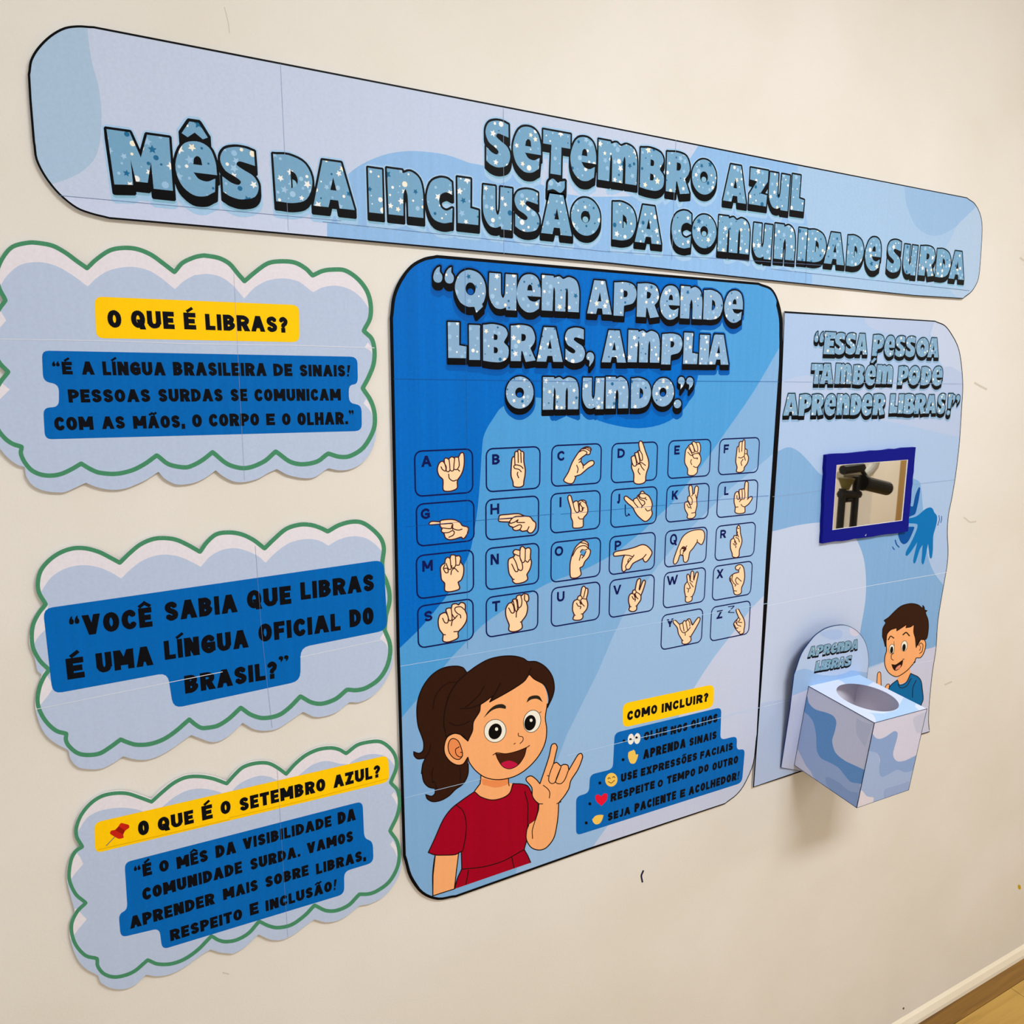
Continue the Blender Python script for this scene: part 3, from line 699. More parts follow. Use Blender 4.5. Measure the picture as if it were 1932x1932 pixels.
t, pl3 = cloud('C3', 'cloud shaped poster with a red pushpin in its yellow heading, lowest on the left',
  'C3 165,840! 122,770 118,700 150,605 218,520 305,462 400,437 500,437 595,465 678,495! 742,430 832,362 925,320 1030,313 1135,330 1226,362! C3b 75,302 145,247 238,217 332,216 405,250 462,292! 525,220 605,157 698,116 790,105 855,117 900,143! 975,86 1060,63 1155,60 1230,108 1276,185 1279,270 1238,368! 1290,430 1303,520 1283,620 1235,725! 1285,800 1302,900 1300,1000 1260,1100 1180,1200 1080,1255 1000,1270! 900,1350 820,1385 740,1390 670,1370! 600,1420 520,1480 430,1520 340,1515 262,1480! 160,1575 80,1620 C3 1260,1620 1180,1612 1110,1590! 1030,1640 920,1720 820,1770 720,1785 640,1775! 560,1850 470,1880 380,1870 310,1830 290,1780! 200,1730 140,1660 100,1560 82,1470 86,1390 120,1310! 90,1200 68,1110 62,1030 80,930 120,870',
  'C3 175,840! 135,770 132,700 165,612 230,530 310,475 400,452 500,452 590,480 680,513! 750,450 840,377 930,335 1030,328 1130,345 1228,380! C3b 85,318 150,260 240,232 330,231 400,264 463,310! 530,235 610,171 700,131 790,120 850,132 900,160! 980,100 1060,78 1150,75 1220,122 1262,190 1265,270 1225,372! 1275,430 1290,520 1270,620 1220,725! 1270,800 1288,900 1270,1000 1210,1100 1120,1165 1060,1185 997,1187! 920,1265 830,1305 750,1305 670,1267! 600,1340 500,1410 400,1430 330,1415 267,1384! 190,1470 100,1520 20,1532 C3 1165,1520 1117,1492! 1020,1590 920,1660 820,1695 720,1695 652,1667! 560,1745 480,1780 400,1790 330,1765 287,1710 283,1657! 200,1635 130,1560 98,1470 100,1390 140,1310 200,1250! 130,1190 85,1100 78,1030 95,930 130,870',
  'C3 100,800! 150,720 210,630 300,580 420,558 520,560 610,580 680,620! 700,600! 770,540 860,470 960,425 1060,418 1170,440 1240,480! C3b 90,410 160,360 260,325 340,330 420,365! 480,380! 580,300 660,240 760,215 860,235! 920,240! 940,220 1030,175 1120,165 1200,190 1260,260 1350,400! 1350,2000! C3 0,2100! 0,1000!',
  ['C3 120,870! 158,915! 182,965! 120,1040! 60,1120! 60,900!', 'C3 130,1290! 165,1325! 207,1370! 140,1450! 60,1560! 80,1320!', 'C3b 1230,465! 1250,440! 1285,500! 1282,560! 1255,500', 'C3b 1222,825! 1240,795! 1288,880! 1288,960! 1255,870'],
  [(('C3 262,665 C3b 1206,172 1214,366 C3 270,888', 13), YEL, [('C3','O',580,662,648,757),('C3','QUE',722,988,600,700),('C3','É',1045,1124,537,642),('C3','O',1182,1257,505,602),('C3b','SETEMBRO',118,752,412,507),('C3b','AZUL?',805,1150,282,372)]),
   (('C3 483,955 C3b 1020,508 1032,782 1094,798 1100,955 885,1020 887,1185 C3 757,1590 738,1435 455,1502 440,1330 505,1300', 12), PANEL,
    [('C3','"É',552,682,967,1060),('C3','O',735,806,937,1022),('C3','MÊS',860,1092,887,975),('C3','DA',1145,1296,815,905),('C3b','VISIBILIDADE',142,796,697,778),('C3b','DA',838,970,574,662),
     ('C3','COMUNIDADE',603,1346,1045,1133),('C3b','SURDA.',198,566,880,962),('C3b','VAMOS',612,952,768,847),
     ('C3','APRENDER',512,1145,1262,1350),('C3b','MAIS',0,258,1112,1194),('C3b','SOBRE',308,628,1015,1094),('C3b','LIBRAS,',678,1046,912,990),
     ('C3','RESPEITO',808,1346,1368,1450),('C3b','E',197,262,1248,1334),('C3b','INCLUSÃO!',308,834,1155,1232)])],
  7.0, (('C3b', 435, 900), ('C3', 700, 790)), ('C3', 1100, 1730))
P = Paint(pl3)
P.stroke([rg('C3', 415, 765), rg('C3', 348, 834)], 1.6, ink((120, 116, 110)))
P.fill(rounded('C3 455,665 515,680 521,700 488,722 472,752 480,776 440,784 374,745 382,722 415,718 440,690', 3), ink((196, 36, 20)))
P.fill(rounded('C3 440,690 488,722 472,752 415,718', 2), ink((150, 22, 14)))
P.resolve(2.2e-4).build('pushpin_drawing', t)
seams(pl3, t, [('C3b 397,268 430,800 475,1500', .4)], ink((120, 136, 170), .6, 0), 2.8e-4)
seams(pl3, t, [('C3 290,862 700,768 1250,640', .8), ('C3b 50,628 600,500 1208,342', .7)], ink((206, 156, 10), .6, 0), 2.8e-4)

# ---------------------------------------------------------------- big alphabet poster
pz = WALL.flat(860, 1690)[1]
cornA = WALL.flat(790, 1690)
pp = poster_plane()
OUT2 = ('F 735,600! 740,560 753,528 775,500 800,486 824,481! 1431,533! 1455,543 1468,565 1476,600 1477,645! 1476,690! 1452,1040! 1429,1385! 1422,1440 1405,1480 1390,1500 1368,1517! 1110,1604! 860,1693! '
        '826,1698 795,1686 772,1655 760,1615! 748,1220!')
f2 = FL(pp, OUT2)
big = empty('alphabet_poster', pp.to3(*pp.flat(1100, 1090)), 'large blue poster with hand-sign alphabet cards and a drawn girl in red', 'poster')
slab('backing', pp, f2, -.0014, -2e-5, ink((214, 220, 234), .6), big)
tabs(pp, big, [pp.flat(*q) for q in ((800, 560), (1400, 600), (1080, 1080), (830, 1620), (1380, 1440))])
dk = ink((0, 104, 198), .45, .12); mb = ink((76, 154, 218), .45, .06); l1 = ink((126, 172, 220), .48, .04); l2 = ink((150, 186, 228), .5, .04); lv = ink((192, 202, 230), .5, .04)
shapes = [(FL(pp, 'F 0,0! 2500,0! 2500,2500! 0,2500!'), dk),
 (FL(pp, 'F 1314,400! 1316,527! 1321,620 1320,690 1310,735 1290,772 1255,798 1205,808 1150,800 1105,784 1060,766 1021,751 985,752 946,769 931,789 919,808 911,830 906,902 901,960 890,1028 881,1055 846,1119 816,1158 790,1188 752,1225! 700,1260! 700,2000! 2000,2000! 2000,400!'), mb),
 (FL(pp, 'F 1480,640! 1469,658 1421,740 1362,825 1344,851 1319,885 1300,908 1267,950 1241,974 1214,1001 1204,1009 1169,1037 1144,1053 1101,1075 1045,1096 1016,1110 952,1150 910,1180 874,1217! 852,1240! 800,1304! 756,1356! 700,1400! 700,2000! 2000,2000! 2000,600!'), l1),
 (FL(pp, 'F 1500,820! 1465,850 1435,876 1380,920 1300,1000 1240,1070 1180,1154 1158,1197! 1127,1270! 1070,1385! 1055,1425! 1000,1560! 950,1720! 2000,1900! 2000,800!'), l2),
 (FL(pp, 'F 1500,1065! 1450,1115! 1418,1147! 1382,1195! 1347,1240! 1327,1270! 1311,1295! 1260,1390 1200,1480 1143,1563 1118,1600 1105,1640! 2000,1900! 2000,900!'), lv)]
sx = flat_x(pp, 879, 608)
zs2 = [sum(flat_z(pp, *q) for q in l) / len(l) for l in ([(742, 715), (1110, 720), (1469, 720)], [(765, 994), (1045, 970), (1450, 935)], [(754, 1257), (979, 1220), (1244, 1175), (1450, 1139)], [(763, 1505), (1110, 1417), (1434, 1335)])]
page_grid('sheet', big, pp, f2, shapes, [sx, sx + PW], zs2, None)
P = Paint(pp)
def wf(x, z):
    xl = f2[0][0]; k = 0
    if z < zs2[3] + .02 and x > f2[0][0] + .35: k = .0022
    elif x > 1.0: k = .0082
    elif x < xl + .02: k = .0046
    else: k = .0040
    return k
poly_stroke(P, f2, wf, ink(BLACK, .45, 0)); P.resolve(6e-5, clips=[f2]); P.build('border_line', big)
T = DisplayText(pp, big, 2.0e-4, 11, face=(132, 170, 208), dens=19, halo=(((0, 88, 176), .09, .27), ((0, 82, 168), .05, .21)))
P1L = [('(',437,537,165,322),('(',547,647,170,330),('Q',645,955,200,610),('u',972,1250,237,583),('e',1238,1482,240,602),('m',1480,1848,262,597),
 ('L',580,768,703,1045),('I',782,897,728,1063),('B',916,1170,720,1082),('R',1182,1432,728,1075),('A',1432,1692,750,1080),('S',1702,1905,755,1090),('O',1137,1410,1222,1530),('m',1490,1842,1228,1538)]
for c, a, b, t_, u in P1L: T.letter('P1', c, a, b, t_, u, .0 or (.052 if c == '(' else None))
for c, a, b, t_, u in [('A',85,325,195,508),('P',333,552,210,527),('R',550,768,222,538),('e',763,957,240,556),('n',953,1168,252,552),('D',1170,1360,285,562),('e',1365,1547,287,585),
 (',',75,156,865,1000),('A',222,458,660,960),('m',465,770,662,960),('P',780,980,690,980),('L',985,1127,683,975),('I',1133,1230,702,980),('A',1215,1418,700,980),
 ('u',38,250,1103,1398),('n',255,477,1095,1390),('D',492,688,1105,1388),('O',692,902,1105,1372),('.',892,970,1308,1388),(',',932,1002,1095,1215),(',',1010,1083,1100,1218)]:
    T.letter('P2', c, a, b, t_, u, .05 if c in '.,' else None)
T.finish()

# the 26 alphabet cards
SKIN = ink((250, 212, 172), .5, .03); LINE = ink((64, 26, 30), .5, 0); NAVY = ink((12, 22, 86), .45, 0)
CARDS = {
 'A': ('H1',(113,883,122,720),(205,338,205,350),'490,650 488,520 440,470 415,400 425,330 455,285 490,280 505,300! 505,250 530,235 560,250! 575,235 605,218 635,235! 650,222 680,225 695,215 715,175 745,165 760,190 765,290 750,390 715,470 675,530 675,620 640,650 560,670',
   ['460,345 480,385 520,405 525,360 505,290','505,300 530,350 530,400 560,415 580,390','565,245 575,320 580,390 600,405 625,395 630,330 640,235','632,385 670,385 700,330 690,220','680,385 708,410','560,440 570,500 620,535 670,520']),
 'B': ('H1',(1043,1758,92,662),(1128,1230,185,320),'1405,600 1400,550 1375,470 1375,380 1385,250 1400,220 1418,222! 1425,160 1445,148 1460,155! 1465,130 1485,125 1505,150! 1525,150 1540,170 1540,280 1558,380 1555,460 1540,540 1535,590 1500,612 1450,615',
   ['1420,215 1425,330','1465,160 1468,300','1500,160 1507,300','1535,375 1500,340 1440,325 1410,340 1420,370 1480,385 1510,418','1462,415 1455,450 1475,498']),
 'G': ('H1',(135,900,800,1358),(198,318,892,1030),'305,1100 320,1070 360,1060 440,1065! 470,1045 560,1035 640,1040 710,1075 740,1115 800,1130 820,1150 810,1210 770,1275 745,1285 725,1265 660,1285 580,1300 520,1275 500,1215! 465,1190 475,1155! 450,1120 450,1095! 340,1105',
   ['450,1060 450,1095','450,1095 610,1090 615,1150 690,1175 740,1160','465,1145 590,1155 610,1110','480,1210 560,1205 610,1180 635,1200 620,1240 560,1270','600,1110 615,1170']),
 'H': ('H1',(1038,1740,745,1280),(1105,1220,830,968),'1218,1060 1215,1010 1230,980 1330,970 1470,960 1550,990 1620,1000 1660,1050 1695,1080 1690,1150 1650,1205 1610,1210 1580,1180! 1520,1190 1490,1170! 1440,1180 1400,1165 1395,1135! 1355,1120 1345,1090 1360,1070',
   ['1220,1030 1390,1020','1350,1065 1390,1020 1440,995 1540,990','1360,1090 1420,1070 1465,1040 1450,1070 1480,1075 1555,1075','1400,1140 1480,1105 1510,1115 1500,1150 1480,1175','1610,1125 1585,1180']),
 'M': ('H2',(135,893,218,790),(218,355,325,468),'510,715 510,625 470,580 460,500 455,420 480,380 510,365! 520,310 550,285 580,300! 590,260 630,255 660,270! 700,265 720,300 720,350 755,400 755,500 725,580 685,610! 705,690 650,720 560,735',
   ['525,360 560,440 590,440 605,390','580,300 595,420 640,415 655,370 650,265','660,390 700,385 720,300','490,430 515,380','490,430 520,485 555,480 545,430 500,430','590,515 600,460 640,430 690,478']),
 'N': ('H2',(1038,1742,128,675),(1108,1215,242,382),'1395,600 1395,570! 1350,500 1335,380 1345,310 1395,285 1420,265! 1400,220 1430,185 1490,195! 1500,155 1530,145 1560,175! 1600,160 1630,185 1625,290 1640,350 1620,440 1580,510! 1590,570 1540,610 1440,630',
   ['1380,370 1430,470 1465,460 1440,360 1400,280','1465,440 1500,460 1525,430 1515,350 1490,290','1490,200 1490,290 1520,355 1555,330 1560,180','1560,330 1590,350 1620,310','1410,240 1480,270','1395,570 1420,575']),
 'S': ('H2',(152,890,865,1420),(243,350,985,1118),'485,1370 490,1290! 440,1220 425,1120 445,1040 490,1010 525,1005! 530,960 570,945 595,950! 610,900 660,890 690,905! 720,875 765,885 780,920 775,975! 800,1040 790,1120 740,1200 685,1260 685,1330 620,1370 540,1390',
   ['480,1075 510,1135 550,1135 555,1060 525,1005','530,985 570,1110 605,1095 600,1000 595,950','600,1020 640,1075 680,1040','770,970 720,930 650,940 645,980 680,1020 715,1040 720,1080','595,1180 610,1110 650,1075','480,1290 525,1295','625,1255 690,1250']),
 'T': ('H2',(1043,1730,755,1283),(1128,1232,855,990),'1345,1235 1350,1165! 1310,1060 1305,960 1340,890 1385,870! 1400,835 1440,825! 1450,790 1490,775 1510,785! 1540,760 1590,770 1605,810 1600,850 1575,870! 1590,940 1570,1040 1510,1125! 1520,1200 1470,1240 1400,1255',
   ['1340,940 1380,1010 1415,1000 1405,920 1380,870','1400,850 1430,985 1455,980 1455,900 1440,830','1455,830 1470,940 1505,920 1515,850 1500,780','1440,1070 1445,1000 1475,950','1550,770 1550,840 1580,870','1490,1130 1510,1125']),
 'C': ('H3',(158,925,222,852),(253,365,328,478),'350,770 420,650 480,500 560,370 620,300 690,265 750,275 768,310 755,330! 750,370 720,385 690,380! 620,430! 610,490! 640,530 655,550! 730,490 780,475 810,495 800,540 720,590 650,650 600,690 540,710 520,760 490,815 440,825 380,805',
   ['570,350 640,320 700,345 700,380','610,300 690,295 750,330','640,300 700,275 765,310','575,470 620,430','575,505 610,490 645,555 645,595','545,540 568,600 555,665','510,715 540,710']),
 'D': ('H3',(1070,1775,195,800),(1168,1278,290,435),'1415,800 1415,680 1380,580 1385,500! 1375,430 1400,405 1430,400! 1430,360 1465,350! 1480,325 1505,320! 1490,230 1500,185 1530,180 1555,220 1590,330 1635,460 1640,560 1610,650 1595,720 1590,790 1540,825 1460,830',
   ['1385,500 1410,555 1450,550 1450,480 1430,405','1430,370 1465,500 1500,530 1505,480 1480,350','1480,330 1515,470 1545,465 1540,380 1505,320','1460,540 1520,500 1595,550','1515,520 1530,570 1575,625','1490,590 1480,640 1512,690']),
 'I': ('H3',(145,908,945,1550),(288,314,1030,1182),'490,1490 485,1400 460,1330 460,1220 430,1120 412,1040 430,1000 460,1015 490,1120! 510,1100 540,1085 570,1100! 600,1080 650,1075 685,1095 690,1130! 715,1200 705,1280 650,1350 645,1470 600,1495 540,1500',
   ['490,1120 515,1220 550,1265 580,1245 575,1170 565,1100','585,1110 590,1240 630,1240 630,1190','610,1100 600,1140 640,1190 665,1195','620,1085 660,1105 690,1130','640,1190 640,1235','568,1325 590,1360 640,1362','550,1270 590,1240']),
 'J': ('H3',(1062,1768,885,1468),(1158,1207,982,1130),'1585,1400 1480,1320 1430,1250 1400,1190 1330,1130 1275,1070 1270,1030 1300,1015 1350,1050 1405,1090! 1420,1055 1460,1040! 1480,1000 1510,980! 1520,950 1555,940 1585,975! 1640,1010 1680,1080 1695,1150 1680,1210! 1695,1280 1660,1350',
   ['1405,1090 1440,1140 1480,1185','1465,1040 1520,1130 1540,1160 1530,1195','1480,1010 1510,1060 1570,1090 1580,1130 1540,1170','1510,985 1495,1010 1530,1045 1580,1050 1615,1075','1580,1050 1600,1030','1585,1200 1620,1240 1670,1225','1510,975 1580,975','@1285,1140 1285,1270 1302,1318 1345,1292','@1325,1280 1345,1290 1350,1312']),
 'O': ('H4',(150,912,142,755),(213,343,245,395),'455,715 445,600 450,490 480,370 530,260 600,190 650,160 700,180 725,220 720,280! 750,300 755,340 730,410 670,480 640,550 595,575! 615,670 570,715 510,730',
   ['480,400 540,290 620,240 690,245 720,280','600,190 680,205 725,240','625,295 670,305 710,290','610,370 585,465','615,370 650,395 625,430','690,320 655,400','600,340 625,295']),
 'P': ('H4',(1038,1740,60,643),(1125,1220,160,305),'1115,395 1110,350 1150,325 1280,300 1420,265 1540,222 1620,245 1690,330 1670,400 1610,480 1575,480 1550,430! 1480,465 1400,510 1350,590 1300,600! 1270,630 1240,620 1232,540 1250,430 1275,380! 1200,390',
   ['1275,380 1340,385 1400,405 1420,375','1400,405 1340,480 1290,550 1300,600','1335,440 1320,490','1550,430 1605,365','1340,430 1370,430']),
 'U': ('H4',(155,902,825,1420),(248,362,935,1085),'490,1350 510,1290! 485,1220 490,1120 510,1075 555,1050! 570,1010 605,990! 625,880 655,850 685,880! 715,890 715,960 695,1040! 715,1120 700,1200 640,1275! 640,1330 600,1365 530,1370',
   ['685,880 650,1030','605,990 630,1030 600,1070 555,1055','630,1040 690,1050','540,1105 570,1155 610,1160 600,1200','620,1110 665,1160','*600,1080 620,1130','500,1290 530,1295','610,1275 645,1272']),
 'V': ('H4',(1038,1725,712,1285),(1103,1222,838,978),'1340,1215 1355,1160! 1335,1090 1340,1010 1365,970 1395,955! 1400,920 1435,905! 1460,780 1495,735 1520,760 1495,900! 1500,910! 1550,780 1575,760 1590,790 1560,900 1525,990! 1520,1060 1460,1150! 1455,1210 1400,1240',
   ['1435,905 1450,940 1430,970 1370,965','1450,940 1500,970 1525,1000','1385,1005 1410,1050 1440,1045 1430,1085','1440,1000 1480,1050','*1425,975 1445,1030','1340,1160 1380,1165','1440,1155 1470,1150']),
 'E': ('H5',(262,972,168,802),(370,460,268,418),'590,740 590,650 545,560 545,460 560,340 590,295! 615,260 655,240! 670,210 700,205 725,220! 775,215 800,260 805,340 790,400! 810,480 800,560 755,630 750,710 700,760 630,765',
   ['590,375 640,430 670,430 640,360 600,300','610,270 660,380 700,380 690,300 660,240','665,225 720,370 755,360 755,290 730,220','750,380 780,390','670,440 690,410 770,400 795,430','670,440 700,480 755,475 745,500','655,495 640,540 660,590','680,610 720,630 755,625']),
 'F': ('H5',(1105,1775,140,742),(1190,1275,250,395),'1400,700 1410,630 1388,540 1400,400 1415,290 1440,280! 1450,215 1480,200 1500,205! 1520,168 1540,190 1540,320! 1575,340 1575,400! 1600,470 1580,560 1530,630 1520,680 1470,712',
   ['1440,290 1448,385','1495,210 1485,370','1540,320 1535,400','1535,400 1570,410','1425,465 1480,475 1525,450 1550,520','1510,490 1475,550 1488,605','1525,450 1535,400']),
 'K': ('H5',(232,945,908,1515),(330,432,1015,1165),'585,1470 590,1410 545,1320 545,1215 590,1190! 595,1120 625,1095! 610,960 635,925 665,950 675,1070! 700,1060! 710,970 740,935 768,970 755,1080 740,1160! 745,1260 720,1370 720,1430 670,1475',
   ['625,1100 665,1160 660,1240 630,1240 600,1180','655,1110 680,1070','720,1080 740,1160','575,1240 610,1300 640,1285 650,1320','590,1190 640,1280','650,1390 720,1375']),
 'L': ('H5',(1078,1748,850,1440),(1198,1270,948,1090),'1375,1370 1380,1290! 1360,1200 1370,1080 1400,1035 1440,1030! 1450,1000 1490,990! 1530,985! 1545,880 1570,860 1595,890 1590,1150! 1620,1120 1660,1115 1655,1160 1600,1240 1540,1285! 1540,1370 1480,1395 1420,1395',
   ['1405,1090 1410,1150 1440,1160 1445,1100 1430,1035','1440,1020 1460,1160 1490,1160 1495,1080 1490,990','1500,1160 1530,1150 1540,1080 1530,985','1445,1205 1480,1160','1575,1165 1590,1150','1470,1240 1500,1275 1545,1285','1380,1290 1430,1285']),
 'Q': ('H6',(178,770,128,640),(252,352,202,355),'300,600 310,540 360,400 420,260 490,190 590,150 700,145 735,190 735,270 705,345 680,350 635,315! 580,400 530,460 510,560 480,600 445,590 435,500! 390,500! 360,590 320,630',
   ['430,490 450,430 490,365','395,490 400,430 440,380 480,400','400,490 430,510','635,280 635,320','*420,400 470,410 440,450']),
 'R': ('H6',(888,1445,60,550),(958,1038,145,262),'1130,520 1125,480 1100,400 1105,290 1140,260! 1155,225 1190,230! 1188,120 1215,80 1235,110 1240,190 1262,290 1250,360 1225,430 1220,510 1180,535',
   ['1195,120 1225,130','1190,230 1200,170','1190,190 1215,250','1145,260 1180,330 1190,350','1170,250 1210,270 1228,320','1135,335 1160,360 1185,340','1175,365 1175,400','1155,300 1165,340']),
 'W': ('H6',(160,748,705,1205),(208,362,785,915),'470,1150 470,1080! 455,1000 460,920 495,870! 488,790 505,765 525,790 535,860! 545,750 565,720 585,745 585,850! 615,750 640,735 648,770 620,900 595,1020 565,1080! 560,1130 515,1160',
   ['535,860 575,880','495,870 530,940 540,970','530,880 580,950','485,960 510,975 530,960','505,1025 515,980','470,1080 495,1085','540,1085 565,1080']),
 'X': ('H6',(850,1400,615,1100),(908,998,700,825),'1155,1045 1145,1000 1120,900 1090,850 1100,800 1150,760 1215,740! 1215,710! 1180,705 1170,670 1200,640 1250,635 1285,680 1300,790 1285,890 1255,960 1250,1030 1200,1058',
   ['1215,710 1240,670','1180,705 1220,710','1100,820 1110,870','1130,780 1120,840 1150,900 1180,920','1190,810 1170,850 1190,900 1215,910','1190,810 1255,870','1160,940 1180,915','1150,1000 1190,1005']),
 'Y': ('H6',(128,708,1290,1780),(208,298,1395,1508),'425,1740 420,1690! 370,1600 355,1520 300,1450 300,1415 330,1415 385,1470! 430,1450! 450,1420 480,1425! 500,1400 530,1395 570,1480! 610,1420 650,1375 675,1385 665,1430 600,1550 545,1640! 545,1700 490,1745',
   ['385,1470 400,1540 440,1590 500,1560 540,1510','430,1450 450,1570','475,1430 500,1555','500,1400 530,1450 530,1500','535,1395 560,1480','465,1630 465,1590','425,1690 440,1700','520,1640 550,1645']),
 'Z': ('H6',(822,1372,1180,1660),(908,988,1275,1390),'1240,1610 1215,1585 1170,1530 1145,1470 1165,1430 1195,1400 1215,1375! 1185,1300 1180,1260 1210,1255 1240,1310 1285,1390 1302,1470 1290,1540 1285,1590',
   ['1215,1375 1235,1400 1210,1440 1265,1445','1165,1430 1200,1480 1250,1500','1150,1470 1180,1525 1210,1520','1190,1410 1190,1460','1215,1585 1240,1570','@1065,1225 1155,1212','@1155,1212 1068,1305','@1068,1305 1155,1305']),
}
for ch in sorted(CARDS):
    reg, (xl, xr, yt, yb), (lx0, lx1, ly0, ly1), outl, lines = CARDS[ch]
    um = (xl + xr) / 2; vm = (yt + yb) / 2
    x0 = pp.flat(*rg(reg, xl, vm))[0]; x1 = pp.flat(*rg(reg, xr, vm))[0]; z1 = pp.flat(*rg(reg, um, yt))[1]; z0 = pp.flat(*rg(reg, um, yb))[1]
    r = .011; P = Paint(pp); pts = []
    for cx_, cz_, a0 in ((x1 - r, z1 - r, 0), (x0 + r, z1 - r, 90), (x0 + r, z0 + r, 180), (x1 - r, z0 + r, 270)):
        for k in range(5):
            t_ = math.radians(a0 + k * 22.5); pts.append((cx_ + r * math.cos(t_), cz_ + r * math.sin(t_)))
    poly_stroke(P, pts, lambda a, b: .0022, NAVY)
    if ch in 'DP':                        # a finger or wrist drawn over the frame
        P.fill(curve(reg + ' ' + outl), None)
    P.resolve(1.0e-4); card = P.build('card_frame', big)
    P = Paint(pp); um = (lx0 + lx1) / 2; vm = (ly0 + ly1) / 2
    a0 = pp.flat(*rg(reg, lx0, vm))[0]; a1 = pp.flat(*rg(reg, lx1, vm))[0]; b1 = pp.flat(*rg(reg, um, ly0))[1]; b0 = pp.flat(*rg(reg, um, ly1))[1]
    strokes_for(P, NAVY, ch, a0, b0, a1 - a0, b1 - b0, .0034); P.resolve(1.5e-4).build('card_letter', card)
    sc_ = REG[reg][2]; lw = 2.4 if reg[1] in '12' else (2.2 if reg[1] in '34' else 1.9)
    P = Paint(pp); oc = curve(reg + ' ' + outl, True, 3); P.fill(oc, SKIN)
    if ch == 'O': P.fill(curve('H4 622,300 655,318 690,318 672,365 650,392! 610,370! 600,340'), mb)
    P.stroke(oc, lw, LINE, closed=True)
    for l in lines:
        m_ = LINE; w_ = lw * .85
        if l[0] == '@': m_ = NAVY; l = l[1:]
        if l[0] == '*': w_ = lw * 2; l = l[1:]
        P.stroke(curve(reg + ' ' + l, False, 3), w_, m_)
    P.resolve(2.0e-4); P.build('sign_hand', card)

# drawn girl
HAIR = ink((50, 25, 15), .42, .12); SK1 = ink((243, 172, 116), .45, .04); OUTL = ink((24, 10, 10), .45, 0); REDS = ink((158, 0, 34), .45, .08); ORNG = ink((232, 140, 84), .45, .03)
P = Paint(pp)
pony = curve('G1 735,255! 700,210 640,192 540,200 450,235 370,300 300,400 255,520 242,640 255,780 290,880 310,950 305,1020 270,1050 235,1045 212,1035! 215,1070 250,1105 325,1100! 300,1160 288,1250 G2 292,80 310,180 360,235 425,250! 420,300 385,325 330,310! 345,350 400,378 480,365 560,320 620,260 700,200 745,110 748,0 G1 745,1100! 745,1000! 700,600!')
P.fill(pony, HAIR); P.stroke(pony[:-6], 2.2, OUTL)
for l, w_ in (('G1 400,620 420,500 480,410 560,355 650,350', 1.6), ('G1 380,960 365,1030 325,1095', 1.5), ('G1 405,1190 390,1250 398,1340 G2 415,180 440,255', 1.6), ('G1 665,1190 G2 672,110 665,190', 1.4)):
    P.stroke(curve(l, False), w_, OUTL)
neck = curve('G2 875,0! 875,120! 866,200 810,275! 860,330 980,360 1100,335 1175,270 1188,205 1145,190! 1145,100! 1145,0!')
larm = curve('G2 425,895! 655,870! 640,960 630,1080 612,1238! 400,1306! 398,1100 412,960')
shirt = curve('G2 810,280! 870,330 980,362 1090,340 1160,290 1190,200! 1280,205 1340,230 1390,330 1440,400! 1432,480 1410,560! 1335,612! 1328,740 1300,850! 1335,910! 1365,980! 615,1238! 640,1140 685,1040! 680,870! 620,900 500,905 420,903 355,880! 420,740 500,560 580,450 680,370 750,320')
rarm = curve('G2 1410,560! 1345,605! 1325,660 1322,750 1370,830 1450,855 1520,830 1590,740 1620,620 1635,500 1640,390! 1690,330 1740,250 1760,170 1830,60 G1 1875,1090 1862,1052 1830,1065 1790,1130 1740,1215! 1730,1170 1690,1160 1660,1175! 1620,1140 1590,1150! 1610,1060 1625,990 1605,955 1570,970 1545,1080 1500,1220 1455,1350! G2 1420,160 1370,125 1325,140 1320,170 1375,240 1380,320 1410,370 1445,400! 1440,460')
P.fill(neck, SK1); P.fill(curve('G2 875,150! 1000,170 1143,155! 1140,205 1020,240 893,212!'), ORNG); P.stroke([rg('G2', 875, 110), rg('G2', 866, 200), rg('G2', 810, 275)], 2, OUTL); P.stroke([rg('G2', 1145, 150), rg('G2', 1147, 195), rg('G2', 1152, 225)], 1.8, OUTL)
P.fill(larm, SK1); P.stroke(larm[8:], 1.9, OUTL); P.stroke([rg('G2', 655, 880), rg('G2', 630, 1080), rg('G2', 612, 1238)], 1.9, OUTL); P.stroke([rg('G2', 425, 895), rg('G2', 402, 1100), rg('G2', 400, 1306)], 2, OUTL)
P.fill(shirt, REDS)
bt = [q for q in shirt]
P.stroke(curve('G2 615,1238! 640,1140 685,1040! 680,870! 620,900 500,905 420,903 355,880! 420,740 500,560 580,450 680,370 750,320 810,280! 870,330 980,362 1090,340 1160,290 1190,200! 1280,205 1340,230 1390,330 1440,400! 1432,480 1410,560! 1335,612! 1328,740 1300,850! 1335,910! 1365,980!', False), 2, OUTL)
for l in ('G2 630,410 690,460 725,560 725,700 697,860', 'G2 1305,275 1335,400 1335,610', 'G2 685,1045 900,1020 1100,960 1300,850', 'G2 750,1048 740,1120 725,1195', 'G2 1178,925 1200,1035', 'G2 697,860 682,872'):
    P.stroke(curve(l, False), 1.8, OUTL)
P.fill(rarm, SK1); P.stroke(curve('G2 1345,605! 1325,660 1322,750 1370,830 1450,855 1520,830 1590,740 1620,620 1635,500 1640,390! 1690,330 1740,250 1760,170 1830,60 G1 1875,1090 1862,1052 1830,1065 1790,1130 1740,1215! 1730,1170 1690,1160 1660,1175! 1620,1140 1590,1150! 1610,1060 1625,990 1605,955 1570,970 1545,1080 1500,1220 1455,1350! G2 1420,160 1370,125 1325,140 1320,170 1375,240 1380,320 1410,370 1445,400! 1440,460 1410,560!', False), 2, OUTL)
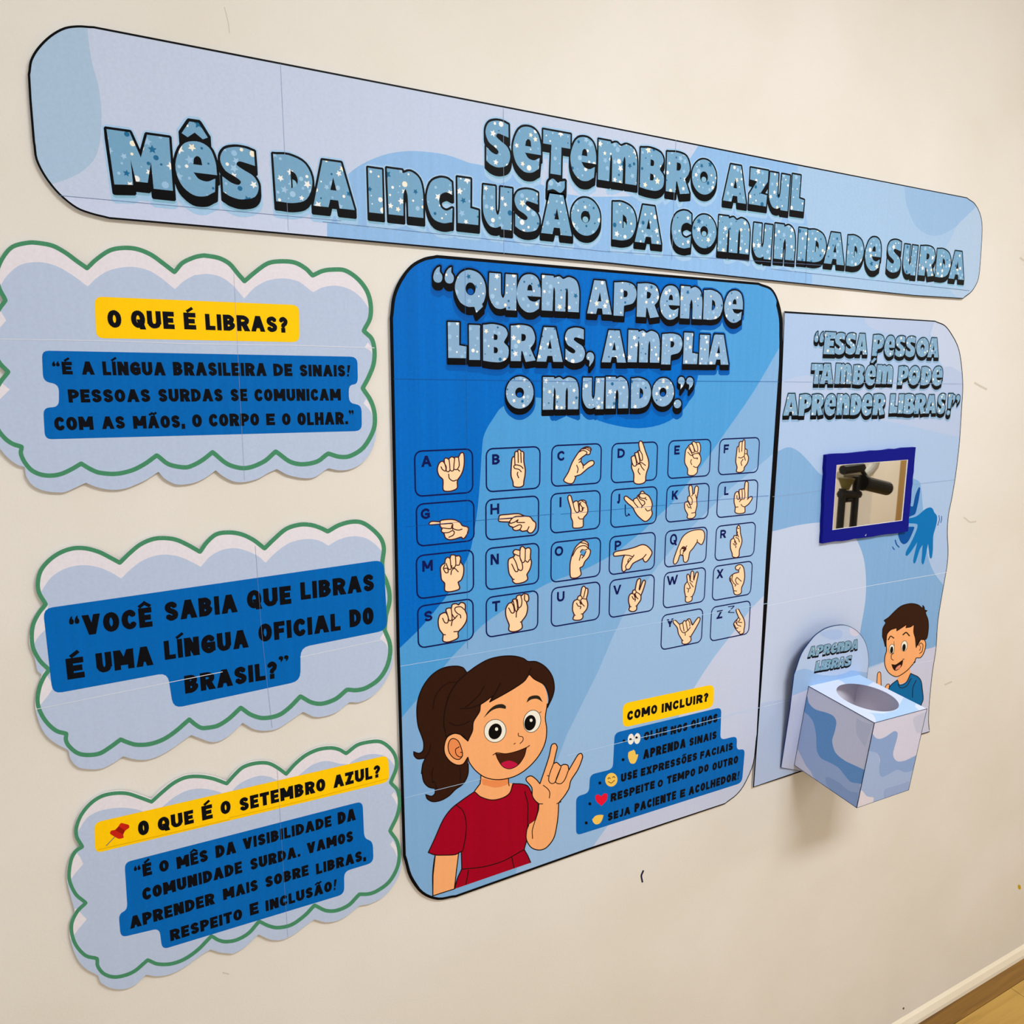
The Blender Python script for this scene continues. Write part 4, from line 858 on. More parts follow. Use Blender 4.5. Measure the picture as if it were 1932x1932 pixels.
for l in ('G1 1590,1150 1555,1240 1540,1310 1560,1345 1600,1340 1640,1250 1665,1180', 'G1 1665,1180 1620,1290 1612,1338 1660,1350 1700,1310 1740,1210', 'G2 1485,215 1530,250 1552,290 1548,345', 'G2 1440,400 1485,400', 'G2 1618,400 1665,378', 'G2 1408,560 1380,660 1382,745', 'G1 1525,1270 1545,1275'):
    P.stroke(curve(l, False), 1.7, OUTL)
head = curve('G1 1350,275! 1400,320 1480,370 1520,450 1528,560 1508,700 1522,820 1505,950 1440,1080 1330,1200 1200,1280 1050,1310 920,1290 820,1220 760,1140 745,1090! 700,1155 640,1166 570,1130 520,1060 512,980 540,895 600,858 660,860 710,900 745,930! 700,700! 870,400! 1200,300!')
P.fill(head, SK1)
P.stroke(curve('G1 1528,560! 1508,700 1522,820 1505,950 1440,1080 1330,1200 1200,1280 1050,1310 920,1290 820,1220 760,1140 745,1090! 700,1155 640,1166 570,1130 520,1060 512,980 540,895 600,858 660,860 710,900 745,930!', False), 2, OUTL)
ear = curve('G1 605,905 650,930 680,1000 692,1070 660,1110 610,1100 565,1050 550,980 570,920')
P.fill(ear, ORNG); P.stroke(ear, 1.8, OUTL, closed=True); P.stroke(curve('G1 662,985 625,1010 630,1060 660,1085 690,1080 690,1045 668,1040', False), 1.6, OUTL)
hair = curve('G1 740,255! 830,190 950,125 1080,95 1200,93 1290,115 1335,145! 1420,148 1510,200 1575,290 1597,400 1580,490 1530,600! 1545,520 1525,430 1490,370 1400,320 1350,272! 1300,340 1200,410 1080,480 960,545! 990,485! 930,530 870,570! 860,640 800,740 790,830 745,930! 700,880 630,855 570,865 530,890! 508,760 520,620 560,480 640,350')
P.fill(hair, HAIR); P.stroke(hair, 2.1, OUTL, closed=True)
for l, w_ in (('G1 1370,210 1345,255 1352,275', 1.8), ('G1 905,390 860,470 780,550 720,600', 1.8), ('G1 670,610 770,605 870,568', 1.8), ('G1 1070,355 1030,430 975,530', 1.8), ('G1 555,745 620,775 700,765 770,730', 1.6)):
    P.stroke(curve(l, False), w_, OUTL)
EYB = ink((40, 34, 28), .45, 0)
P.fill(curve('G1 898,702! 950,630 1010,580 1080,565 1118,585 1120,612! 1050,605 980,630'), EYB); P.fill(curve('G1 1320,552! 1345,500 1400,480 1450,490 1484,547! 1430,515 1370,520'), EYB)
WHT = ink((236, 234, 224), .45, .02); PUP = ink((8, 8, 10), .4, 0)
for cx_, cy_, rx, ry, an, px, py, qx, qy, hx, hy, hr in ((1013, 830, 108, 114, 20, 1014, 835, 64, 80, 1028, 812, 16), (1377, 735, 84, 111, 14, 1358, 750, 56, 78, 1368, 725, 15)):
    e1 = ellipse_px('G1', cx_, cy_, rx, ry, an, 28); P.fill(e1, WHT); P.stroke(e1, 1.1, OUTL, closed=True)
    P.fill(ellipse_px('G1', px, py, qx, qy, an, 22), PUP); P.fill(ellipse_px('G1', hx, hy, hr, hr * 1.1, 0, 10), WHT)
for l, w_ in (('G1 1450,655 1468,640', 1.2), ('G1 1240,850 1245,880 1285,890 1287,925 1258,957', 1.5), ('G1 1195,962 1215,950', 1.4)): P.stroke(curve(l, False), w_, OUTL)
P.fill(curve('G1 1015,1050! 1120,1055 1230,1030 1325,990! 1300,1080 1240,1165 1160,1202 1090,1180 1040,1110'), ink((70, 32, 18), .45, .02))
P.fill(curve('G1 1070,1158 1110,1130 1170,1125 1235,1160 1200,1195 1150,1205 1100,1188'), ink((190, 20, 66), .45, .02))
P.stroke(curve('G1 1325,990 1300,1080 1240,1165 1160,1204 1090,1182 1040,1110 1018,1055', False), 1.4, OUTL); P.stroke(curve('G1 990,1068 1030,1045 1120,1055 1230,1030 1330,990 1355,972', False), 1.6, OUTL)
P.resolve(1.2e-4).build('girl_drawing', big)

# text boxes at the lower right of the big poster
for poly, mat, words in [
   (('T1 548,300 1448,108 1440,335 548,538', 12), YEL, [('T1','COMO',592,886,342,432),('T1','INCLUIR?',932,1388,247,333)]),
   (('T1 468,588 1520,335 1508,660 1675,617 1668,762 1752,742 1722,1080 88,1600 88,1215 215,1180 225,1000 450,945', 10), PANEL,
    [('T1','OLHE',755,984,553,637),('T1','NOS',1020,1184,505,586),('T1','OLHOS',1220,1480,430,516),('T1','APRENDA',750,1166,700,790),('T1','SINAIS',1205,1470,605,682),
     ('T1','USE',530,690,970,1052),('T1','EXPRESSÕES',728,1276,860,936),('T1','FACIAIS',1312,1630,728,801),
     ('T1','RESPEITE',430,860,1122,1202),('T1','O',892,943,1050,1122),('T1','TEMPO',985,1260,975,1053),('T1','DO',1295,1393,905,980),('T1','OUTRO',1432,1682,848,923),
     ('T1','SEJA',400,622,1345,1423),('T1','PACIENTE',665,1070,1222,1306),('T1','E',1112,1162,1145,1223),('T1','ACOLHEDOR!',1200,1692,1045,1124)])]:
    P = Paint(pp); P.fill(rounded(*poly), mat); o = P.resolve(1.4e-4).build('text_panel', big)
    for ww in words:
        P = Paint(pp); word(P, *ww, INKB, .29, .10); P.resolve(2.1e-4).build('lettering', o)
P = Paint(pp)
for x, y_ in ((560, 668), (551, 852), (322, 1082), (223, 1287), (188, 1475)): P.fill(ellipse_px('T1', x, y_, 15, 16, 0, 10), INKB)
P.resolve(2.1e-4).build('bullet_dots', big)
YH = ink((236, 196, 92), .45, .03)
P = Paint(pp)
for x, y_, px, py in ((628, 650, 624, 652), (690, 644, 683, 634)):
    P.fill(ellipse_px('T1', x, y_, 31, 54, 6, 16), WHT); P.fill(ellipse_px('T1', px, py, 13, 12, 0, 8), PUP)
P.resolve(2.1e-4).build('eyes_symbol', big)
P = Paint(pp); P.fill(curve('T1 620,882 600,825 602,782! 622,768 638,763 655,755 668,770 676,802! 698,800 690,842 668,885 642,892'), YH)
P.resolve(2.1e-4).build('raised_hand_symbol', big)
P = Paint(pp); P.fill(ellipse_px('T1', 435, 1050, 60, 68, 10, 22), YH)
for l in ('T1 400,1045 412,1028 428,1040', 'T1 445,1030 458,1018 472,1030', 'T1 402,1068 435,1082 468,1055'): P.stroke(curve(l, False), 1.5, ink((110, 66, 20)))
P.resolve(2.1e-4).build('smiling_face_symbol', big)
P = Paint(pp); P.fill(curve('T1 338,1308! 292,1268 277,1218 300,1194 336,1212! 362,1186 396,1194 388,1252'), ink((226, 20, 52), .45, .02))
P.resolve(2.1e-4).build('heart_symbol', big)
P = Paint(pp); P.fill(curve('T1 246,1440! 280,1405 330,1395 358,1398! 346,1440 322,1478 284,1490 256,1468'), YH)
P.resolve(2.1e-4).build('clasped_hands_symbol', big)
seams(pp, big, [('P1 62,1246 1000,1258 1932,1275', .9), ('P2 100,1130 1880,1140', .8), ('H1 0,1130 870,1055 1932,965', .7), ('H3 300,1290 1900,1150', .7), ('H5 300,1235 1932,1100', .7)], ink((20, 84, 160), .6, 0), 2.9e-4)
seams(pp, big, [('F 755,1257 979,1219 1142,1191 1244,1174 1450,1138', .9), ('G2 122,342 870,155', .8), ('T1 0,812 1000,568 1895,340', .9)], ink((176, 206, 238), .6, 0), 2.9e-4)
seams(pp, big, [('F 877,500 878,608 881,840 881,1068 882,1224', .55)], ink((30, 96, 170), .6, 0), 2.9e-4)

# ---------------------------------------------------------------- right-hand poster
p3 = poster_plane()
OUT3 = ('F 1480,587! 1764,605! E1 1640,220 1710,310 1770,430 1800,580 1815,800 1805,1000 1785,1322 E2 1850,200 1815,480 1770,750 1725,980 1710,1200 1720,1450 1705,1650 1680,1794 E3 1870,250 1845,600 1800,900 1765,1250 '
        'E4 1765,420 1776,550! 1675,580! E5 1225,810! 218,1136! F 1441,1200! 1471,760!')
f3 = FL(p3, OUT3)
rp = empty('mirror_poster', p3.to3(*p3.flat(1620, 1000)), 'tall pale blue poster on the right with a small mirror and a drawn boy', 'poster')
slab('backing', p3, f3, -.0014, -2e-5, ink((214, 220, 234), .6), rp)
tabs(p3, rp, [p3.flat(*q) for q in ((1510, 640), (1740, 660), (1620, 1080), (1460, 1440), (1735, 1330))])
c_a = ink((166, 192, 230), .5, .04); c_b = ink((126, 170, 218), .5, .05); c_c = ink((188, 202, 230), .5, .03); c_d = ink((196, 200, 226), .5, .03); c_e = ink((176, 194, 228), .5, .03)
shapes = [(FL(p3, 'F 1300,300! 2200,300! 2200,1800! 1300,1800!'), c_a),
  (FL(p3, 'E1 860,100! 880,200 960,260 1100,300 1300,330 1480,330! 1500,260 1540,190! 2200,190! 2200,700! 1790,670! 1700,620 1620,615 1500,680 1300,760 1000,800 700,780 400,700 200,720 90,760! -200,760! -200,1000! 900,1100! 1900,1322! 2500,1322! 2500,60! 900,60!'), c_e),
  (FL(p3, 'E1 1500,300! 1540,195! 1700,180! 1900,400! 1900,690! 1790,670! 1700,620 1620,612 1560,480'), c_c),
  (FL(p3, 'E7 60,600! 135,600! 180,583 220,600 260,640 300,685 330,700! 330,900! 250,960! 60,960!'), c_b),
  (FL(p3, 'E7 440,900! 560,850! 660,700! 690,720 700,800 720,1000 745,1070 790,1130! 790,1330! 735,1362! 690,1372 600,1398 480,1440! 300,1500! 420,1200!'), c_b),
  (FL(p3, 'E7 0,930! 125,908! 220,885 330,876 420,910 465,990 480,1080 478,1180 455,1320 445,1440! 500,1440! 600,1398 690,1372 740,1360! 900,1340! 900,2200! -100,2200!'), c_c),
  (FL(p3, 'E7 640,1385! 740,1360! 900,1340! 900,1800! 600,1800! 560,1500!'), c_d),
  (FL(p3, 'E7 0,1600! 100,1570! 180,1560! 240,1700! 240,2000! -50,2000!'), c_e)]
zs3 = [sum(flat_z(p3, *q) for q in l) / len(l) for l in ([(1460, 720), (1816, 724)], [(1456, 939), (1723, 914), (1801, 905)], [(1449, 1141), (1787, 1081)], [(1432, 1338), (1497, 1318)])]
page_grid('sheet', rp, p3, f3, shapes, [flat_x(p3, 1640, 1000)], zs3, None)
P = Paint(p3); poly_stroke(P, f3, lambda x, z: .0021 if x > 1.15 else .0034, ink(BLACK, .45, 0)); P.resolve(6e-5, clips=[f3]); P.build('border_line', rp)
T = DisplayText(p3, rp, 2.0e-4, 21, face=(126, 166, 200), dens=15, halo=(((136, 172, 208), .08, .22),))
L3 = [('(',388,430,282,385),('(',437,482,284,388),('E',480,592,288,500),('S',580,686,295,502),('S',686,790,298,502),('A',785,902,303,502),('P',945,1056,312,517),('e',1058,1162,320,522),('S',1163,1263,325,524),('S',1262,1360,330,526),('O',1365,1487,343,527),('A',1476,1587,345,530),
 ('T',355,470,592,785),('A',443,575,590,785),('m',588,745,590,785),('B',758,868,602,792),('e',872,980,603,797),('/',925,985,533,585),('m',983,1142,603,785),('P',1190,1292,612,797),('O',1288,1405,612,797),('D',1410,1512,620,797),('e',1513,1620,615,802),
 ('A',93,237,880,1087),('P',240,360,882,1090),('R',360,480,882,1085),('e',483,597,882,1087),('n',600,728,882,1082),('D',733,842,885,1082),('e',838,947,880,1087),('R',950,1070,880,1082),('L',1110,1190,883,1065),('I',1192,1245,883,1068),('B',1246,1352,880,1072),('R',1350,1460,883,1070),('A',1453,1562,890,1067),('S',1568,1647,880,1072),('!',1652,1712,880,1085),(',',1705,1742,888,975),(',',1745,1785,890,978)]
for c, a, b, t_, u in L3: T.letter('E1', c, a, b, t_, u, .036 if c in '(/,' else None)
T.finish()
# two drawn blue hands and movement strokes
P = Paint(p3); HB = ink((0, 78, 158), .45, .03); HF = ink((0, 112, 184), .45, .03)
P.fill(curve('E2 1150,800! 1245,870! 1260,860 1290,720 1325,635 1340,613 1353,635 1335,770 1300,930 1280,970 1215,1000! 1150,1010!'), HB)
P.fill(curve('E2 1060,1180! 1070,1260 1100,1330 1140,1358 1190,1330 1230,1260 1275,1150 1270,1130 1180,1130! 1120,1120!'), HB)
P.resolve(1.2e-4).build('rear_hand_drawing', rp)
P = Paint(p3); P.fill(curve('E2 1150,1030! 1210,1020 1290,1000 1350,960 1420,900 1480,878 1515,895 1535,940 1570,990 1570,1060 1550,1150 1525,1240 1520,1330 1518,1430 1505,1530 1490,1545 1475,1520 1465,1430 1455,1350! 1440,1430 1420,1530 1398,1610 1382,1620 1370,1590 1375,1500 1385,1365! 1350,1420 1320,1510 1290,1595 1270,1608 1262,1570 1280,1480 1315,1330! 1270,1400 1220,1470 1180,1510 1162,1495 1175,1440 1220,1360 1270,1260 1310,1160 1318,1105 1290,1090 1200,1085 1150,1080!'), HF)
P.resolve(1.5e-4).build('front_hand_drawing', rp)
P = Paint(p3)
for l, w_ in (('E2 1597,980 1603,1040 1580,1115', 1.3), ('E2 1630,990 1632,1030 1620,1080', 1.3), ('E2 1025,1300 1045,1360 1080,1400', 2.2), ('E2 990,1390 1005,1415 1022,1430', 1.8)): P.stroke(curve(l, False), w_, HB)
P.resolve(1.2e-4).build('motion_marks', rp)
# drawn boy
P = Paint(p3); SHB = ink((0, 104, 166), .45, .04)
P.fill(curve('E3 1395,900! 1520,830! 1530,910 1480,1000 1400,1030 1365,1000'), SK1)
sh = curve('E3 1370,985! 1400,1045 1480,1012 1535,905! 1620,945 1660,1000 1675,1100 1685,1220 1660,1290 1640,1400! 1400,1400! 1230,1130! 1300,1040')
P.fill(sh, SHB); P.stroke(sh, 1.6, OUTL, closed=True)
for l in ('E3 1555,1200 1560,1080 1600,985', 'E3 1378,1040 1410,1080 1480,1062 1543,965'): P.stroke(curve(l, False), 1.4, OUTL)
for s_ in ('E3 1120,1060! 1125,970 1132,905 1153,885 1170,905 1176,1080!', 'E3 1225,1075 1248,1037 1275,1040 1268,1090 1245,1100'):
    q = curve(s_); P.fill(q, SK1); P.stroke(q, 1.3, OUTL, closed=True)
fc = curve('E3 1245,430 1300,370 1400,330 1500,310 1580,310 1610,560 1650,500 1690,487 1717,540 1700,640 1655,712 1600,718! 1580,765 1500,860 1400,932 1340,942 1262,892 1220,800 1220,700 1240,630 1235,540')
P.fill(fc, SK1); P.stroke(fc, 1.6, OUTL, closed=True)
hb = curve('E3 1210,262! 1270,220 1340,150 1420,85 1530,56 1620,70 1682,115! 1680,78! 1697,100 1703,135! 1732,142! 1712,165! 1745,260 1747,380 1722,488 1650,495 1620,540 1600,590! 1590,480 1570,400 1575,310! 1530,340 1475,350! 1490,308! 1440,340 1365,388! 1365,350! 1280,380 1245,430 1237,500 1225,580! 1205,500 1190,455! 1195,360 1232,288!')
P.fill(hb, HAIR); P.stroke(hb, 1.5, OUTL, closed=True)
for l, w_ in (('E3 1258,500 1290,452 1333,478', 2.0), ('E3 1435,438 1478,407 1522,450', 2.3), ('E3 1328,655 1300,682 1300,728 1325,747', 1.3), ('E3 1330,515 1335,600', .8), ('E3 1435,730 1458,732', 1.2), ('E3 1628,570 1655,535 1682,560 1670,640 1640,665', 1.3), ('E3 1640,630 1655,590 1645,570', 1.0), ('E3 1590,760 1555,800', 2.0)):
    P.stroke(curve(l, False), w_, OUTL)
for cx_, cy_, rx_, ry_, px, py, qx, qy in ((1303, 608, 33, 58, 1302, 620, 19, 42), (1455, 572, 37, 64, 1452, 590, 21, 44)):
    e1 = ellipse_px('E3', cx_, cy_, rx_, ry_, 8, 20); P.fill(e1, WHT); P.stroke(e1, .8, OUTL, closed=True); P.fill(ellipse_px('E3', px, py, qx, qy, 6, 14), PUP)
P.fill(curve('E3 1298,793! 1350,797 1445,735! 1428,810 1380,862 1340,870 1315,840'), ink((30, 14, 12), .45, 0)); P.fill(curve('E3 1348,862 1368,822 1412,800 1400,842'), ink((226, 140, 116), .45, 0))
P.resolve(1.2e-4).build('boy_drawing', rp)
seams(p3, rp, [('E1 95,765 900,772 1808,786', .8), ('E7 118,775 230,762 310,750', .7), ('E2 1262,580 1800,520', .7)], ink((136, 160, 200), .6, 0), 2.9e-4)
seams(p3, rp, [('E7 100,1197 470,1125 795,1068', .8), ('E7 82,1590 200,1560', .7), ('E3 1560,790 1810,745', .7)], ink((214, 224, 242), .6, 0), 2.9e-4)

# ================================================================== mirror in its blue frame
MF = Plane((0, -.0117, EYE), (1, 0, 0), (0, 0, 1))
mo = [MF.flat(*rg('E2', x, y_)) for x, y_ in ((135, 197), (1297, 95), (1195, 1192), (80, 1350))]
mi = [MF.flat(*rg('E2', x, y_)) for x, y_ in ((266, 325), (1199, 256), (1124, 1052), (210, 1174))]
mc = MF.to3(sum(p[0] for p in mo) / 4, sum(p[1] for p in mo) / 4)
mir = empty('framed_mirror', mc, 'small rectangular mirror in a dark blue felt frame on the right-hand poster', 'mirror')
rnd = random.Random(8)
def jag(poly, n=14, a=.0009):
    out = []
    for i in range(len(poly)):
        p, q = poly[i], poly[(i + 1) % len(poly)]
        for j in range(n):
            t_ = j / n; out.append((p[0] + (q[0] - p[0]) * t_ + (rnd.uniform(-a, a) if j else 0), p[1] + (q[1] - p[1]) * t_ + (rnd.uniform(-a, a) if j else 0)))
    return out
felt = bpy.data.materials.new('blue_felt'); felt.use_nodes = True
b_ = felt.node_tree.nodes['Principled BSDF']; b_.inputs['Base Color'].default_value = (lin(6), lin(12), lin(128), 1); b_.inputs['Roughness'].default_value = .95; b_.inputs['Sheen Weight'].default_value = .15
b_.inputs['Sheen Tint'].default_value = (.1, .15, .8, 1); b_.inputs['Specular IOR Level'].default_value = .15
nt = felt.node_tree; tc = nt.nodes.new('ShaderNodeTexCoord'); no = nt.nodes.new('ShaderNodeTexNoise'); no.inputs['Scale'].default_value = 900; bp = nt.nodes.new('ShaderNodeBump'); bp.inputs['Strength'].default_value = .6; bp.inputs['Distance'].default_value = .0006
nt.links.new(tc.outputs['Object'], no.inputs['Vector']); nt.links.new(no.outputs['Fac'], bp.inputs['Height']); nt.links.new(bp.outputs[0], b_.inputs['Normal'])
# four felt bars
names = ('top', 'right', 'bottom', 'left')
for i in range(4):
    q = [mo[i], mo[(i + 1) % 4], mi[(i + 1) % 4], mi[i]]
    q2 = []
    for k in range(14): t_ = k / 14; q2.append((q[0][0] + (q[1][0] - q[0][0]) * t_ + (rnd.uniform(-.0009, .0009) if k else 0), q[0][1] + (q[1][1] - q[0][1]) * t_ + (rnd.uniform(-.0009, .0009) if k else 0)))
    q2 += [q[1], q[2]]
    for k in range(1, 6): t_ = k / 6; q2.append((q[2][0] + (q[3][0] - q[2][0]) * t_, q[2][1] + (q[3][1] - q[2][1]) * t_))
    q2.append(q[3])
    slab('frame_bar', MF, q2, -.0072 + (0 if i % 2 else -.0003), 0 if i % 2 else -.0002, felt, mir)
glass = bpy.data.materials.new('mirror_glass'); glass.use_nodes = True
b_ = glass.node_tree.nodes['Principled BSDF']; b_.inputs['Base Color'].default_value = (.90, .89, .84, 1); b_.inputs['Metallic'].default_value = 1; b_.inputs['Roughness'].default_value = .015
mx_ = [(p[0] * 1.0, p[1]) for p in mi]; ccx = sum(p[0] for p in mi) / 4; ccz = sum(p[1] for p in mi) / 4
gl = [(ccx + (p[0] - ccx) * 1.05, ccz + (p[1] - ccz) * 1.05) for p in mi]
slab('glass', MF, gl, -.0060, -.0012, glass, mir)
slab('white_rim', MF, gl, -.0012, -.0006, ink((222, 222, 226), .6), mir, hole=[(ccx + (p[0] - ccx) * .985, ccz + (p[1] - ccz) * .985) for p in mi])['label'] = 'thin white edge around the glass'
P = Paint(MF); P.fill(curve('E2 632,1245! 655,1222! 645,1250'), ink((190, 200, 225))); P.resolve(1e-4).build('glue_fleck', mir)

# ================================================================== paper holder: a box with a round opening on an arched back plate
M = Matrix.Rotation(-.0029, 3, 'Z') @ Matrix.Rotation(.0289, 3, 'Y') @ Matrix.Rotation(.0932, 3, 'X')
BO = Vector((1.1170, -.0072, EYE - .7379)); BW, BD, BH = .1452, .1437, .1696
ux = M @ Vector((1, 0, 0)); uo = M @ Vector((0, -1, 0)); uz = M @ Vector((0, 0, 1))
holder = empty('paper_holder', BO, 'pale blue cardboard holder box with round hole, jutting out below the mirror', 'holder')
back = Plane(BO, ux, uz)
plate_o = FL(back, 'E3 65,1352! 115,925! 205,670 330,490 400,420 530,345 725,315 880,385 985,530 1025,740 1005,950! 995,1060! F 1600,1470! E5 790,735!')
slab('back_plate', back, plate_o, -.0016, 0, ink((40, 66, 120), .6), holder)
P = Paint(back)
pl_b = ink((178, 198, 232), .5, .04); pl_m = ink((150, 184, 228), .5, .04); pl_l = ink((190, 198, 228), .5, .04)
P.addf([(-.3, -.1), (.5, -.1), (.5, .6), (-.3, .6)], pl_b)
P.fill(curve('E3 100,1180! 110,900! 160,870 240,848 330,870 400,915 600,930 740,900 800,870 900,880 1050,900! 1050,1200! 300,1100! 200,1150!'), pl_m)
P.fill(curve('E3 0,1200! 110,1170! 290,1100! 300,1400! F 1560,1500! 1440,1500!'), pl_l)
P.fill(curve('E3 790,360! 800,420 850,455 910,430 950,400! 900,300!'), ink((206, 204, 228), .5, .02))
P.fill(curve('E3 430,420 520,380 640,370 700,400 690,470 600,500 500,470'), ink((166, 190, 232), .5, .02))
P.resolve(1e-4, clips=[plate_o]).build('printed_face', holder)
P = Paint(back); poly_stroke(P, plate_o, lambda a, b: .0009, ink((36, 52, 100))); P.resolve(1.6e-4, clips=[plate_o]).build('border_line', holder)
T = DisplayText(back, holder, 2.6e-4, 5, face=(124, 164, 190), dens=8, letter_obj=True)
def plate_word(text, b0, b1, hpx):
    a = back.flat(*rg('E3', *b0)); b = back.flat(*rg('E3', *b1)); tp = back.flat(*rg('E3', b0[0], b0[1] - hpx)); H = tp[1] - a[1]
    n = len(text); ws = [{'n': 1.0, 'e': .9, 'I': .48, 'L': .8}.get(c, 1.0) for c in text]; tot = sum(ws); x = 0; L = b[0] - a[0]
    for c, w_ in zip(text, ws):
        x0 = a[0] + L * x / tot; x1 = a[0] + L * (x + w_ * .96) / tot; zb = a[1] + (b[1] - a[1]) * (x + w_ / 2) / tot
        T.box(c, x0, x1, zb, zb + H); x += w_
plate_word('APRenDA', (283, 705), (888, 607), 118)
plate_word('LIBRAS', (365, 880), (805, 805), 118)
T.finish()
LAVP = ink((242, 236, 248), .6, .03)
def face(name, o, ax, az, wd_, ht, hole, paintf):
    pl = Plane(o, ax, az)
    P = Paint(pl); P.addf([(0, 0), (wd_, 0), (wd_, ht), (0, ht)], None); rect = [(0, 0), (wd_, 0), (wd_, ht), (0, ht)]
    P.items = []
    paintf(P)
    if hole: P.addf(hole, None)
    P.resolve(0, clips=[rect]); o_ = P.build(name, holder)
    return pl
E_, A_ = BO, BO + uz * BH
pale_f = ink((204, 206, 228), .5, .04); mid_f = ink((158, 180, 222), .5, .04); blu_f = ink((104, 152, 208), .5, .05)
# left side: u runs from the wall outward
def left_face(P):
    P.addf([(-.1, -.1), (.5, -.1), (.5, .5), (-.1, .5)], pale_f)
    P.fill(curve('E4 300,250! 345,320! 400,360 450,440 480,580 490,750 540,850 640,900 740,960 820,1060 880,1120 980,1140! 1000,1500! 800,1450! 448,1060! 420,1000 370,940 330,860 268,740! 200,500!'), mid_f)
    P.fill(curve('E4 380,140! 400,220 470,290 600,330 680,370 712,440 690,560 665,650 700,780 800,870 900,920 1040,985! 1040,1150! 980,1140! 880,1120 820,1060 740,960 640,900 540,850 490,760 480,580 450,440 400,365 340,315!'), blu_f)
    P.fill(curve('E4 600,1060 680,1090 760,1140 840,1210 900,1230 960,1240! 950,1420! 800,1330! 640,1200 590,1120'), ink((140, 166, 212), .5, .04))
    P.fill(curve('E4 940,400 1000,430 1100,460! 1130,450! 1040,720! 990,660 940,560'), ink((190, 196, 220), .5, .03))
face('left_side', E_, uo, uz, BD, BH, None, left_face)
def front_face(P):
    P.addf([(-.1, -.1), (.5, -.1), (.5, .5), (-.1, .5)], ink((206, 206, 230), .5, .03))
    P.fill(curve('E4 1050,760! 1090,765 1160,785 1200,840 1205,950 1215,1040 1240,1060 1330,1020 1410,980 1500,1010 1600,985! 1650,1000! 1550,1260! 900,1460! 950,1100!'), mid_f)
    P.fill(curve('E4 1080,540! 1125,570! 1160,615 1210,628 1280,600 1370,540 1410,560 1400,640 1370,740 1360,820 1400,880 1470,882 1540,855 1650,800! 1620,980! 1500,1010 1410,980 1330,1020 1240,1062 1208,1035 1200,950 1208,860 1170,790 1090,765! 1050,765!'), ink((136, 164, 214), .5, .04))
    P.fill(curve('E4 960,1190! 1010,1222! 1060,1280 1140,1298! 1132,1350! 930,1430!'), ink((214, 210, 224), .5, .02))
    P.fill(curve('E4 1270,1200 1400,1160 1540,1110! 1550,1220! 1260,1330! 1250,1250'), ink((146, 168, 214), .5, .04))
    P.fill(curve('E4 1590,390 1680,340 1740,320! 1700,560! 1630,560 1600,480'), ink((190, 194, 220), .5, .03))
face('front_side', E_ + uo * BD, ux, uz, BW, BH, None, front_face)
top_pl = Plane(A_, ux, uo)
c0 = top_pl.flat(*rg('E3', 590, 1092)); c1 = top_pl.flat(*rg('E3', 1419, 1300)); c2 = top_pl.flat(*rg('E4', 880, 0)); c3 = top_pl.flat(*rg('E4', 1200, 333))
hc = (.5 * BW + .002, .5 * BD); hr = .0535
hole = [(hc[0] + hr * math.cos(2 * math.pi * i / 48), hc[1] + hr * math.sin(2 * math.pi * i / 48)) for i in range(48)]
def top_face(P):
    P.addf([(-.1, -.1), (.5, -.1), (.5, .5), (-.1, .5)], ink((212, 222, 244), .5, .02))
    P.fill(curve('E3 650,980! 700,1000 740,1030 800,1040 900,1050 1000,1060! 1100,1000! 900,910! 780,940!'), ink((172, 204, 242), .5, .03))
    P.fill(curve('E4 1080,330! 1120,345 1155,390 1165,440! 1500,360! 1650,300! 1610,260 1620,225! 1480,150! 1400,300! 1250,340!'), ink((176, 206, 240), .5, .03))
face('top_side', A_, ux, uo, BW, BD, hole, top_face)
# remaining panels and the plain inside of the carton
def quad_panel(name, a, b, c, d, m): return link(name, [a, b, c, d], [(0, 1, 2, 3)], [m], None, holder)
O2 = BO
quad_panel('right_side', O2 + ux * BW, O2 + ux * BW + uo * BD, O2 + ux * BW + uo * BD + uz * BH, O2 + ux * BW + uz * BH, pale_f)
quad_panel('base_panel', O2, O2 + ux * BW, O2 + ux * BW + uo * BD, O2 + uo * BD, mid_f)
i_ = .0012; I0 = O2 + ux * i_ + uo * i_ + uz * i_; iw = BW - 2 * i_; idp = BD - 2 * i_; ih = BH - 2 * i_
V = [I0 + ux * a * iw + uo * b * idp + uz * c * ih for a in (0, 1) for b in (0, 1) for c in (0, 1)]
link('inside_lining', V, [(0, 1, 3, 2), (4, 6, 7, 5), (0, 4, 5, 1), (2, 3, 7, 6), (0, 2, 6, 4)], [LAVP], None, holder)
# folded edges drawn with marker
def bar(name, a, b, r, m, parent):
    d = (b - a); L = d.length; d.normalize(); s1 = d.orthogonal().normalized(); s2 = d.cross(s1)
    V = [p + s1 * r * math.cos(k * math.pi / 3) + s2 * r * math.sin(k * math.pi / 3) for p in (a, b) for k in range(6)]
    Fc = [(k, (k + 1) % 6, 6 + (k + 1) % 6, 6 + k) for k in range(6)] + [tuple(range(5, -1, -1)), tuple(range(6, 12))]
    return link(name, V, Fc, [m], None, parent)
mk = ink((34, 44, 76), .6, 0)
Bv = A_ + uo * BD; Fv = E_ + uo * BD; Cv = Bv + ux * BW; Gv = Fv + ux * BW
for a, b, r in ((A_, Bv, .0007), (Bv, Cv, .0005), (Bv, Fv, .0007), (Cv, Gv, .0005), (A_, E_, .0008), (E_, Fv, .0005), (Fv, Gv, .0004)):
    bar('inked_edge', a, b, r, mk, holder)

